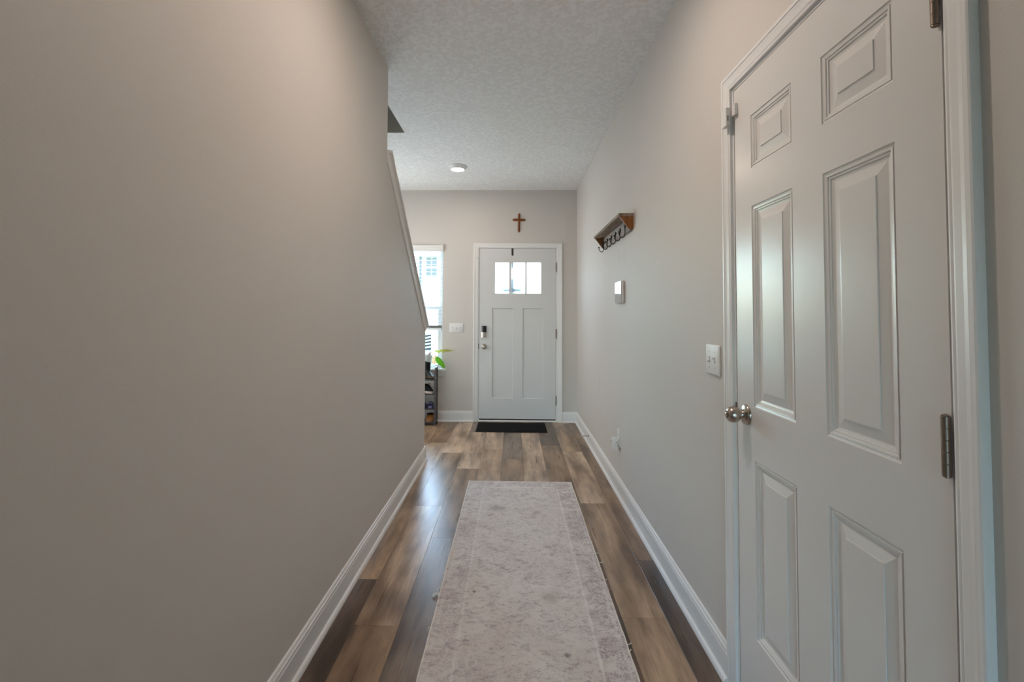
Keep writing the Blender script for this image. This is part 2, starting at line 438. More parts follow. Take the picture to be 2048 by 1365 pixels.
# jambs
j = MB(); j.box(XR, XR+.115, cY-.022, cY-.0035, 0, cZ+.022); j.box(XR, XR+.115, YL+.0035, YL+.022, 0, cZ+.022); j.box(XR, XR+.115, cY-.0035, YL+.0035, cZ+.0035, cZ+.022)
j.box(XR+.038, XR+.05, cY-.0035, cY+.008, 0, cZ+.0035); j.box(XR+.038, XR+.05, YL-.008, YL+.0035, 0, cZ+.0035); j.box(XR+.038, XR+.05, cY, YL, cZ-.008, cZ+.0035)
j.build('jamb', M_trim, tc)
MB().box(XR-.0006, XR+.001, YL+.0035, YL+.0135, .957-.028, .957+.028).build('strike_plate', M_hinge, tc)
j = MB(); j.box(FX0-.022, FX0-.003, D, D+.15, 0, FZ1+.022); j.box(FX1+.003, FX1+.022, D, D+.15, 0, FZ1+.022); j.box(FX0-.003, FX1+.003, D, D+.15, FZ1+.003, FZ1+.022)
j.box(FX0-.003, FX0+.012, D+.048, D+.06, 0, FZ1); j.box(FX1-.012, FX1+.003, D+.048, D+.06, 0, FZ1); j.box(FX0, FX1, D+.048, D+.06, FZ1-.012, FZ1+.003)
j.build('jamb', M_trim, tf)
MB().box(FX0-.012, FX0-.0035, D-.0015, D+.001, .862, .925, .001).build('strike_plate', M_hinge, tf)
t = MB(); t.box(FX0-.003, FX1+.003, D-.015, D+.15, 0, .018, .004); t.build('threshold', M_trim, tf)

# sloped cap on the knee wall: board with a moulding under both edges
SN, CS = math.sin(SLA), math.cos(SLA)
cap = MB()
def sweep_cap(prof, ys, yend):
    # prof: closed (x, t) outline, t = depth below the top of the board; plumb cut at the start, square cut at the end
    n = len(prof)
    vs = [(x, ys, ztop(ys)-t/CS) for x, t in prof]+[(x, yend-t*SN, ztop(yend)-t*CS) for x, t in prof]
    cap.add(vs, [(i, (i+1) % n, n+(i+1) % n, n+i) for i in range(n)]+[tuple(range(n))[::-1], tuple(range(n, 2*n))])
YC = YE-.002
sweep_cap([(XL-WT-.033, 0), (XL+.031, 0), (XL+.033, .002), (XL+.033, .010), (XL+.031, .012), (XL-WT-.033, .012)], YA, YC)
for sg, x0_, y0_ in ((1, XL, YA-.0095), (-1, XL-WT, YA)):
    pf = [(x0_+sg*t_, .0635-w_) for w_, t_ in CAS]
    sweep_cap(pf if sg > 0 else pf[::-1], y0_, YC)
struct(cap, 'trim_1', M_trim)

# ------------------------------------------------------------------ closet door (door_2)
def grid_slab(mb, P, us, vs, holes, depth):
    # face of a slab cut by rectangular holes; P(u, v, d) maps to world, d = depth into the slab
    us = sorted(set(us)); vs = sorted(set(vs))
    for i in range(len(us)-1):
        for k in range(len(vs)-1):
            cu, cv = (us[i]+us[i+1])/2, (vs[k]+vs[k+1])/2
            if any(h[0] < cu < h[1] and h[2] < cv < h[3] for h in holes): continue
            mb.add([P(us[i], vs[k], 0), P(us[i+1], vs[k], 0), P(us[i+1], vs[k+1], 0), P(us[i], vs[k+1], 0)], [(0, 1, 2, 3)])
    a, b_, c_, d_ = us[0], us[-1], vs[0], vs[-1]
    mb.add([P(a, c_, 0), P(b_, c_, 0), P(b_, d_, 0), P(a, d_, 0), P(a, c_, depth), P(b_, c_, depth), P(b_, d_, depth), P(a, d_, depth)],
           [(0, 1, 5, 4), (1, 2, 6, 5), (2, 3, 7, 6), (3, 0, 4, 7), (4, 5, 6, 7)])
    return mb
def ring_panel(P, r, rings):
    mb = MB(); vs = []
    for ins, d in rings:
        vs += [P(r[0]+ins, r[2]+ins, d), P(r[1]-ins, r[2]+ins, d), P(r[1]-ins, r[3]-ins, d), P(r[0]+ins, r[3]-ins, d)]
    fs = [(4*i+k, 4*i+(k+1) % 4, 4*i+4+(k+1) % 4, 4*i+4+k) for i in range(len(rings)-1) for k in range(4)]
    n = 4*(len(rings)-1); fs.append((n, n+1, n+2, n+3))
    return mb.add(vs, fs)
PC = lambda u, v, d: (XR+d, u, v)
cp = [(a, b_, c_, d_) for a, b_ in ((.9255, 1.1395), (1.262, 1.4765)) for c_, d_ in ((.268, .8235), (.9905, 1.6325), (1.7555, 1.9265))]
cb = .012
m_ = MB(); grid_slab(m_, PC, [cY, YL]+[x for h in cp for x in h[:2]], [cb, cZ]+[x for h in cp for x in h[2:]], cp, .035)
door2 = struct(m_, 'door_2', M_door)
RG = [(0, 0), (.002, .0028), (.0065, .0042), (.0080, .0022), (.0125, .0030), (.0140, .0055), (.0185, .0060), (.0200, .0085), (.0265, .0100), (.0285, .0100), (.0525, .0045), (.0530, .0022), (.0560, .0020)]
for h in cp: ring_panel(PC, h, RG).build('panel', M_door, door2)
# knob
ky, kz = 1.5245, .957
kn = MB().lathe([(.0335, 0), (.0335, .004), (.031, .0075), (.026, .0095), (.020, .0100), (.0155, .013), (.0125, .017), (.0115, .022), (.0115, .026)], (XR, ky, kz), (-1, 0, 0), 32)
knob = kn.build('knob', M_nickel, door2)
MB().lathe([(.0112, .0235), (.018, .0255), (.0235, .031), (.0262, .038), (.0265, .044), (.0245, .052), (.0205, .0585), (.0150, .0625), (.0125, .0632), (.0118, .0605), (.0, .0602)], (XR, ky, kz), (-1, 0, 0), 32).build('handle', M_nickel, knob)
MB().lathe([(.0075, .060), (.0075, .0655), (.006, .0665), (.0022, .0668), (.0022, .0715), (.0, .072)], (XR, ky, kz), (-1, 0, 0), 16).build('lock_button', M_nickel, knob)
def hinge(par, x, y, zc, ln, axis_side, m=M_hinge, r=.0062):
    mb = MB(); seg = ln/5
    for i in range(5):
        z0 = zc-ln/2+i*seg
        mb.lathe([(r*.96, .0002), (r, .0005), (r, seg-.0005), (r*.96, seg-.0002)], (x, y, z0), (0, 0, 1), 14)
    mb.lathe([(r*.85, 0), (r*.9, .002), (r*.3, .0045)], (x, y, zc+ln/2), (0, 0, 1), 12)
    mb.lathe([(r*.3, -.0045), (r*.9, -.002), (r*.85, 0)], (x, y, zc-ln/2), (0, 0, 1), 12)
    if axis_side == 'x': mb.box(x, x+.010, y-.0012, y+.0012, zc-ln/2, zc+ln/2)
    else: mb.box(x-.0012, x+.0012, y, y+.010, zc-ln/2, zc+ln/2)
    return mb.build('hinge', m, par)
for zc in (1.8575, 1.0555, .255): hinge(door2, XR-.0068, cY+.004, zc, .103, 'x', r=.0068)

# ------------------------------------------------------------------ front door (door_1)
PF = lambda u, v, d: (u, D+d, v)
lites = [(-.2144, -.0476, 1.5275, 1.8965), (-.0211, .1437, 1.5275, 1.8965), (.1665, .3348, 1.5275, 1.8965)]
pans = [(-.2473, -.0005, .2745, 1.3475), (.1163, .3613, .2745, 1.3475)]
hl = lites+pans
m_ = MB(); grid_slab(m_, PF, [FX0, FX1]+[x for h in hl for x in h[:2]], [FZ0, FZ1]+[x for h in hl for x in h[2:]], hl, .044)
# open the lites through the slab: back face is cut too
m_.f = m_.f[:-1]; m_.s = m_.s[:-1]
PFb = lambda u, v, d: (u, D+.044-d, v)
b2 = MB(); grid_slab(b2, PFb, [FX0, FX1]+[x for h in lites for x in h[:2]], [FZ0, FZ1]+[x for h in lites for x in h[2:]], lites, .0)
b2.f = b2.f[:-5]; b2.s = b2.s[:-5]
m_.add(b2.v, b2.f)
for h in lites:
    m_.add([PF(h[0], h[2], 0), PF(h[1], h[2], 0), PF(h[1], h[3], 0), PF(h[0], h[3], 0), PF(h[0], h[2], .044), PF(h[1], h[2], .044), PF(h[1], h[3], .044), PF(h[0], h[3], .044)],
           [(0, 1, 5, 4), (1, 2, 6, 5), (2, 3, 7, 6), (3, 0, 4, 7)])
door1 = struct(m_, 'door_1', M_fdoor)
for h in pans: ring_panel(PF, h, [(0, 0), (.001, .0085), (.0105, .0092), (.0107, .0092)]).build('panel', M_fdoor, door1)
for h in lites: MB().box(h[0]-.004, h[1]+.004, D+.008, D+.014, h[2]-.004, h[3]+.004).build('pane', M_dglass, door1)
# slim glazing frame lines round the lites
fr = MB(); a, b_, c_, d_ = -.2515, .3655, 1.495, 1.930
for q in ((a, b_, d_-.004, d_), (a, b_, c_, c_+.004), (a, a+.004, c_, d_), (b_-.004, b_, c_, d_)): fr.box(q[0], q[1], D-.0008, D+.002, q[2], q[3])
fr.build('glazing_frame', M_fdoor, door1)
MB().box(FX0+.004, FX1-.002, D+.004, D+.040, .0185, FZ0-.0005).build('door_sweep', M_dark, door1)
for zc in (1.841, 1.0468, .254): hinge(door1, FX1+.0035, D-.0055, zc, .107, 'y')
lx0, lx1 = -.3745, -.3145
lk = MB(); n = 24
arc = lambda d: [(lx0+(lx1-lx0)*i/n, D-d-.012*math.sin(PI*i/n)) for i in range(n+1)]
pol = [(lx0, D)]+arc(.014)+[(lx1, D)]
def vprism(mb, poly, z0, z1): return mb.prism(poly, 2, z0, z1)
lock = vprism(MB(), pol, .9985, 1.0605).build('deadbolt', M_nickel, door1)
vprism(MB(), [(lx0+.0005, D)]+[(x+(.0005 if x < -.345 else -.0005), y+.001) for x, y in arc(.0155)]+[(lx1-.0005, D)], 1.0605, 1.1365).build('keypad_cover', M_dark, lock)
MB().lathe([(.017, 0), (.017, .01), (.0155, .013), (.009, .0145), (0, .0145)], ((lx0+lx1)/2+.001, D-.024, 1.027), (0, -1, 0), 24).box(-.3505, -.3365, D-.050, D-.036, 1.0245, 1.0300, .002).build('thumb_turn', M_nickel, lock)
kx, kz1 = -.3435, .8893
k1 = MB().lathe([(.033, 0), (.033, .004), (.030, .008), (.023, .010), (.0155, .013), (.012, .02), (.012, .03)], (kx, D, kz1), (0, -1, 0), 32).build('knob', M_nickel, door1)
MB().lathe([(.0115, .028), (.019, .031), (.025, .037), (.0268, .045), (.0255, .053), (.021, .060), (.014, .064), (.011, .0645), (.0105, .0622), (0, .062)], (kx, D, kz1), (0, -1, 0), 32).build('handle', M_nickel, k1)

# ------------------------------------------------------------------ window_1
M_vinyl = mat('window_vinyl', (.80, .84, .84), .35, build=lambda nt, b: bump(nt, b, nz(nt, coords(nt), 300, 1), .02, .001))
wy = D+.085
f_ = MB(); ft = .028
f_.box(WX0, WX0+ft, wy, wy+.065, WZ0, WZ1, .002); f_.box(WX1-ft, WX1, wy, wy+.065, WZ0, WZ1, .002); f_.box(WX0+ft, WX1-ft, wy, wy+.065, WZ1-ft, WZ1, .002); f_.box(WX0+ft, WX1-ft, wy, wy+.065, WZ0, WZ0+.018, .002)
win = struct(f_, 'window_1', M_vinyl)
def sash(z0, z1, y0, st, rb, rt):
    mb = MB(); a, b_ = WX0+ft+.001, WX1-ft-.001; y1 = y0+.026
    mb.box(a, a+st, y0, y1, z0, z1, .002); mb.box(b_-st, b_, y0, y1, z0, z1, .002); mb.box(a+st, b_-st, y0, y1, z0, z0+rb, .002); mb.box(a+st, b_-st, y0, y1, z1-rt, z1, .002)
    o = mb.build('sash', M_vinyl, win)
    MB().box(a+st-.004, b_-st+.004, y0+.010, y0+.015, z0+rb-.004, z1-rt+.004).build('pane', M_glass, o)
sash(1.330, WZ1-ft-.001, wy+.034, .022, .035, .022)
sash(WZ0+.019, 1.366, wy+.004, .040, .030, .038)
s_ = MB(); s_.box(WX0-.045, WX1+.045, D-.040, D-.0005, WZ0-.011, WZ0+.010, .004, 2); s_.box(WX0+.0005, WX1-.0005, D-.0006, wy, WZ0-.011, WZ0-.0005)
s_.build('sill', M_trim, win)
ap = [(D, WZ0-.075), (D-.010, WZ0-.075), (D-.010, WZ0-.055), (D-.013, WZ0-.050), (D-.012, WZ0-.035), (D-.016, WZ0-.030), (D-.017, WZ0-.0115), (D, WZ0-.0115)]
MB().prism(ap, 0, WX0-.035, WX1+.037).build('apron', M_trim, win)

# blind
M_slat = mat('blind_vinyl', (.82, .81, .79), .4, build=lambda nt, b: bump(nt, b, nz(nt, coords(nt, (.1, 1, 1)), 200, 2), .03, .001))
bl = thing('window_blind', 'white slatted blind half raised inside the narrow window left of the front door', 'blind', ((WX0+WX1)/2, D+.03, 2.10))
v_ = MB().prism([(D-.014, 2.027), (D-.022, 2.033), (D-.0225, 2.050), (D-.018, 2.056), (D-.018, 2.072), (D-.023, 2.080), (D-.024, 2.096), (D-.020, 2.1035), (D-.010, 2.1035), (D-.010, 2.027)], 0, WX0+.002, WX1+.001)
v_.build('valance', M_slat, bl)
MB().box(WX0+.006, WX1-.006, D+.006, D+.058, 2.060, 2.1035, .003).build('head_rail', M_slat, bl)
sx0, sx1 = WX0+.010, WX1-.016
sm = None
for i in range(18):
    z = 1.974-i*.0468
    if z < 1.165: break
    if sm is None:
        def fn(u, v): return ((u-.5)*(sx1-sx0), (v-.5)*.050, .0026*math.sin(PI*v))
        mb = MB().grid(fn, 2, 5); mb.grid(lambda u, v: ((u-.5)*(sx1-sx0), (v-.5)*.050, .0026*math.sin(PI*v)-.0024), 2, 5)
        o = mb.build('slat', M_slat); sm = o.data
    else:
        o = bpy.data.objects.new('slat', sm); COL.objects.link(o)
    o.parent = bl; o.location = Vector(((sx0+sx1)/2, D+.032, z))-bl.location
    o.rotation_euler = (math.radians(-3), 0, 0)
for i in range(10):
    o = bpy.data.objects.new('slat', sm); COL.objects.link(o); o.parent = bl
    o.location = Vector(((sx0+sx1)/2, D+.032, 1.1105+i*.0031))-bl.location
MB().box(sx0, sx1, D+.006, D+.058, 1.086, 1.109, .003).build('bottom_rail', M_slat, bl)
for x in (-1.005, -1.31, -1.62):
    for dy in (.006, .058): MB().tube([(x, D+dy, 2.065), (x, D+dy, 1.10)], .0009, 5).build('ladder_cord', M_slat, bl)

# ------------------------------------------------------------------ ceiling lights
M_lens = emit('led_lens', WARM, CAN_W)
def can(loc, label, lens):
    t = thing('ceiling_light', label, 'ceiling light', loc, 'round ceiling lights')
    MB().lathe([(.098, 0), (.098, -.004), (.094, -.008), (.072, -.024), (.066, -.031), (.0635, -.033), (.0620, -.030), (.062, -.012)], loc, (0, 0, 1), 40).build('trim_ring', M_plastic, t)
    MB().lathe([(.0615, -.020), (.0615, -.031), (.052, -.0345), (.028, -.0365), (.0, -.037)], loc, (0, 0, 1), 40).build('lens', lens, t)
can(CAN_FAR, 'small round glowing ceiling light near the front door', emit('led_lens_far', WARM, CAN_W*.62))
can(CAN_NEAR, 'round ceiling light over the near end of the hall, above the closet door', M_lens)

# ------------------------------------------------------------------ cross
def gable_bar(mb, o, d, side, nrm, L0, L1, w, base, hgt, tip):
    # bar along d with a ridge, pointed ends
    o, d, side, nrm = map(Vector, (o, d, side, nrm))
    def sec(t, k): return [o+d*t+side*(w*k), o+d*t+side*(w*k)+nrm*base, o+d*t+nrm*(base+hgt*max(k, .0)), o+d*t-side*(w*k)+nrm*base, o+d*t-side*(w*k)]
    ss = [(L0, .04), (L0+tip, 1), (L1-tip, 1), (L1, .04)]
    vs = [p for t, k in ss for p in sec(t, k)]
    fs = [(5*i+k, 5*i+(k+1) % 5, 5*i+5+(k+1) % 5, 5*i+5+k) for i in range(3) for k in range(5)]
    fs += [(0, 1, 2, 3, 4), (15, 16, 17, 18, 19)]
    mb.add(vs, fs)
cr = thing('wall_cross', 'small brown wooden cross hanging above the front door', 'cross', (.069, D, 2.41))
ti = math.radians(1.1); dv = (math.sin(ti), 0, math.cos(ti)); dh = (math.cos(ti), 0, -math.sin(ti))
b_ = MB(); gable_bar(b_, (.0695, D, 2.41), dv, dh, (0, -1, 0), -.154, .083, .0138, .008, .010, .018); b_.build('upright', M_w_cross, cr)
b_ = MB(); gable_bar(b_, (.0695, D, 2.411), dh, dv, (0, -1, 0), -.081, .081, .0138, .0088, .011, .016); b_.build('crossbar', M_w_cross, cr)

# ------------------------------------------------------------------ coat rack on the right wall
cy0, cy1 = 2.912, 3.795
rk = thing('coat_rack', 'rustic brown wooden wall shelf with six black hooks on the right wall', 'coat rack', (XR, (cy0+cy1)/2, 1.82))
MB().box(.672, XR, cy0-.003, cy1+.004, 1.9075, 1.9275, .0012).build('shelf_board', M_w_gray, rk)
MB().box(.7465, XR, cy0+.019, cy1-.019, 1.820, 1.9070, .001).build('back_board', M_w_back, rk)
for ya_, yb_ in ((cy0, cy0+.0185), (cy1-.0185, cy1)):
    MB().prism([(XR, 1.9072), (.6785, 1.9072), (.7365, 1.828), (XR, 1.828)], 1, ya_, yb_).build('bracket', M_w_honey, rk, label='honey stained triangular end bracket')
hk = None
for i in range(6):
    y = 3.742-i*.1415
    if hk is None:
        hb = MB()
        x = .7465-(XR)
        hb.lathe([(.0105, 0), (.0105, .002), (.006, .004)], (x, 0, .052), (-1, 0, 0), 12)
        pts = [(x-.003, 0, .060), (x-.0060, 0, .048), (x-.0062, 0, .034), (x-.0062, 0, .018), (x-.0062, 0, .002)]
        pts += bez((x-.0062, 0, .000), (x-.0065, 0, -.034), (x-.0440, 0, -.034), (x-.0455, 0, .008), 14)
        hb.tube(pts, [.0064, .0046, .0032, .0028, .0027]+[.0027]*13+[.0029, .0036], 9)
        hb.lathe([(.0035, -.002), (.0060, .002), (.0062, .006), (.004, .0095), (0, .0105)], (x-.0455, 0, .008), (0, 0, 1), 12)
        o = hb.build('coat_hook', M_iron); hk = o.data
    else:
        o = bpy.data.objects.new('coat_hook', hk); COL.objects.link(o)
    o.parent = rk; o.location = Vector((XR, y, 1.816))-rk.location

# ------------------------------------------------------------------ control panel
kp = thing('control_panel', 'white alarm keypad with glossy screen on the right wall below the coat hooks', 'keypad', (XR, 3.234, 1.437))
MB().box(.7405, XR-.0045, 3.139, 3.329, 1.358, 1.515, .009, 3).box(XR-.006, XR, 3.150, 3.318, 1.367, 1.506).build('housing', M_plastic, kp)
M_screen = mat('screen_glass', (.42, .44, .45), .03, build=None, IOR=1.7)
MB().box(.7378, .7410, 3.143, 3.325, 1.362, 1.511, .001).build('screen', M_screen, kp)
MB().lathe([(.003, 0), (.003, .0006), (0, .0007)], (.7379, 3.222, 1.371), (-1, 0, 0), 10).build('indicator', M_dark, kp)

# ------------------------------------------------------------------ outlet with plug-in device
ol = thing('wall_outlet', 'white outlet plate low on the right wall above the baseboard', 'outlet', (XR, 3.327, .397))
MB().box(XR-.006, XR, 3.292, 3.362, .3375, .4585, .0022).build('cover_plate', M_plastic, ol)
for zc in (.4205, .3765):
    s_ = MB().lathe([(.0165, 0), (.0165, .0012), (.016, .0016)], (XR-.0058, 3.327, zc), (-1, 0, 0), 20).build('socket', M_plastic, ol)
    MB().box(XR-.0079, XR-.0070, 3.3200, 3.3216, zc, zc+.008).box(XR-.0079, XR-.0070, 3.3324, 3.334, zc, zc+.008).box(XR-.0079, XR-.0070, 3.325, 3.329, zc-.009, zc-.005).build('slot', M_slot, s_)
pg = thing('plug_in_device', 'boxy white plug-in device sticking out of the lower outlet socket', 'plug', (XR-.03, 3.327, .36))
MB().box(.7165, .7480, 3.304, 3.350, .3165, .4005, .0035, 2).build('body', M_plastic, pg)
MB().box(.7478, XR-.0072, 3.309, 3.345, .352, .390, .002).build('plug_base', M_plastic, pg)
MB().box(.7350, .7482, 3.3035, 3.3045, .3655, .3685).build('seam', M_slot, pg)
MB().lathe([(.005, 0), (.005, .008), (.0065, .010), (.0065, .016), (.004, .018)], (.7168, 3.327, .384), (-1, 0, 0), 12).build('button', M_plastic, pg)

# ------------------------------------------------------------------ switches
def toggle(par, P, u, v, up, fp=.0058):
    # P(u, v, d): d proud of the wall
    def bx(u0, u1, v0, v1, d0, d1):
        mb = MB(); vs = [P(a, b_, c_) for c_ in (d0, d1) for a, b_ in ((u0, v0), (u1, v0), (u1, v1), (u0, v1))]
        return mb.add(vs, [(0, 1, 2, 3), (4, 5, 6, 7), (0, 1, 5, 4), (1, 2, 6, 5), (2, 3, 7, 6), (3, 0, 4, 7)])
    bx(u-.0046, u+.0046, v-.0115, v+.0115, .0050, fp+.0003).build('toggle_slot', M_tslot, par)
    mb = MB(); k = 1 if up else -1
    ps = [(u-.0042, v-.004, .005), (u+.0042, v-.004, .005), (u+.0042, v+.004, .005), (u-.0042, v+.004, .005),
          (u-.0034, v+k*.0090-.0030, .0185), (u+.0034, v+k*.0090-.0030, .0185), (u+.0034, v+k*.0090+.0030, .0185), (u-.0034, v+k*.0090+.0030, .0185)]
    mb.add([P(*q) for q in ps], [(0, 1, 2, 3), (4, 5, 6, 7), (0, 1, 5, 4), (1, 2, 6, 5), (2, 3, 7, 6), (3, 0, 4, 7)]).build('toggle', M_plastic, par)
    for dv_ in (.0302, -.0302):
        ax = Vector(P(0, 0, 1))-Vector(P(0, 0, 0))
        MB().lathe([(.0024, .0052), (.0024, .0058), (.0015, .0061)], P(u, v+dv_, fp-.0055), ax, 10).build('screw', M_screw, par)
M_tslot = mat('toggle_recess', (.42, .415, .405), .6)
M_screw = mat('plate_screw', (.45, .44, .42), .4, .3)
PRW = lambda u, v, d: (XR-d, u, v)
PFW = lambda u, v, d: (u, D-d, v)
s2 = thing('light_switch', 'white double toggle switch plate on the right wall beside the closet door', 'light switch', (XR, 1.763, 1.112))
MB().box(XR-.0075, XR+.002, 1.7030, 1.8200, 1.0545, 1.1690, .0052, 3).build('cover_plate', M_plastic, s2)
toggle(s2, PRW, 1.7845, 1.112, False, .0075); toggle(s2, PRW, 1.7385, 1.112, True, .0075)
s3 = thing('light_switch', 'white triple toggle switch plate on the front wall between window and front door', 'light switch', (-.6765, D, 1.109))
MB().box(-.7605, -.5925, D-.0058, D, 1.052, 1.1665, .0028, 2).build('cover_plate', M_plastic, s3)
for dx, up in ((-.046, False), (0, True), (.046, False)): toggle(s3, PFW, -.6765+dx, 1.109, up)

# ------------------------------------------------------------------ door sensors
def sensor(label, a, marks=None):
    t = thing('door_sensor', label, 'sensor', ((a[0]+a[1])/2, (a[2]+a[3])/2, (a[4]+a[5])/2))
    MB().box(*a, .0012).build('housing', M_plastic, t)
    if marks:
        for q in marks: MB().box(*q).build('slot', M_slot, t)
sensor('larger white contact sensor on the closet door casing, upper left', (.7340, .7478, 1.5785, 1.6115, 1.937, 2.001),
       [(.7385, .7425, 1.5782, 1.5790, 1.955+k*.006, 1.959+k*.006) for k in range(3)])
sensor('smaller white contact sensor on the closet door edge beside the casing sensor', (.7525, XR, 1.5555, 1.5755, 1.966, 2.006))
sensor('small grey contact sensor on the front door casing, upper left', (-.4450, -.4155, D-.0225, D-.0132, 1.9485, 1.9565))
sensor('tiny white sensor on the upper left corner of the front door', (-.3995, -.3895, D-.008, D, 1.966, 1.992))

# ------------------------------------------------------------------ wreath hanger and outer ornament
wh = thing('wreath_hanger', 'flat black metal wreath hanger hooked over the top of the front door', 'hanger', (-.0085, D, 2.066))
MB().prism([(-.0195, 2.0675), (.0035, 2.0675), (.0035, 1.987), (-.008, 1.9765), (-.0195, 1.987)], 1, D-.0022, D-.0002).build('strip', M_dark, wh)
h2 = MB(); h2.box(-.0195, .0035, D-.0022, D+.0475, 2.0664, 2.0682); h2.box(-.0195, .0035, D+.0452, D+.0475, 1.83, 2.0664)
h2.box(-.0195, .0035, D+.0475, D+.075, 1.83, 1.833); h2.box(-.0195, .0035, D+.073, D+.075, 1.833, 1.855)
h2.build('outer_hook', M_dark, wh)
oc = thing('door_ornament', 'blurred grey cross shaped ornament hanging outside behind the front door glass', 'ornament', (-.008, D+.10, 1.60))
M_orn = mat('ornament_wood', (.05, .06, .065), .7, build=lambda nt, b: bump(nt, b, nz(nt, coords(nt, (4, 4, 30)), 8, 2), .2))
MB().box(-.028, .018, D+.085, D+.103, 1.24, 1.72, .003).build('upright', M_orn, oc)
MB().box(-.135, .115, D+.083, D+.105, 1.550, 1.594, .003).build('crossbar', M_orn, oc)
MB().tube([(-.008, D+.094, 1.715), (-.008, D+.072, 1.78), (-.008, D+.062, 1.836)], .0025, 6).build('cord', M_dark, oc)

# ------------------------------------------------------------------ door stop
ds = thing('door_stop', 'thin brown spring door stop with white tip on the right baseboard', 'door stop', (.751, 4.56, .0835))
sp = []
for i in range(151):
    t = i/150; a = t*2*PI*15; r = .0042-.0012*t
    sp.append((.7505-.006-.060*t, 4.56+r*math.cos(a), .0835+.002*t+r*math.sin(a)))
MB().tube(sp, .0010, 4).lathe([(.009, 0), (.008, .003), (.005, .006)], (.751, 4.56, .0835), (-1, 0, 0), 14).build('spring', M_hinge, ds)
MB().lathe([(.003, 0), (.0058, .001), (.0062, .009), (.005, .012), (0, .0125)], (.685, 4.56, .0855), (-1, 0, 0), 14).build('tip', M_plastic, ds)

# ------------------------------------------------------------------ doormat
def mat_build(nt, b):
    v = coords(nt); n1 = nz(nt, v, 260, 3, .7)
    w_ = N(nt, 'ShaderNodeTexWave', wave_type='BANDS', bands_direction='Y', Scale=34, Distortion=6, Detail=2); nt.links.new(v, w_.inputs['Vector'])
    nt.links.new(ramp(nt, n1, [(.35, (.006, .006, .007)), (.75, (.030, .029, .030))]), b.inputs['Base Color'])
    bump(nt, b, mth(nt, 'ADD', n1, mth(nt, 'MULTIPLY', w_.outputs['Fac'], .4)), .9, .003)
M_mat = mat('black_carpet', (.012, .012, .013), .9, build=mat_build, **{'Specular IOR Level': .08})
M_matedge = mat('black_rubber', (.010, .010, .011), .55, build=lambda nt, b: bump(nt, b, nz(nt, coords(nt), 300, 2), .2, .001))
dm = thing('doormat', 'black rectangular carpet doormat on the floor at the front door', 'doormat', (-.011, 5.19, 0))
MB().box(-.403, .381, 4.982, 5.400, 0, .004, .0015).build('rubber_backing', M_matedge, dm)
MB().box(-.396, .374, 4.989, 5.393, .0038, .010, .003, 2).build('pile', M_mat, dm)

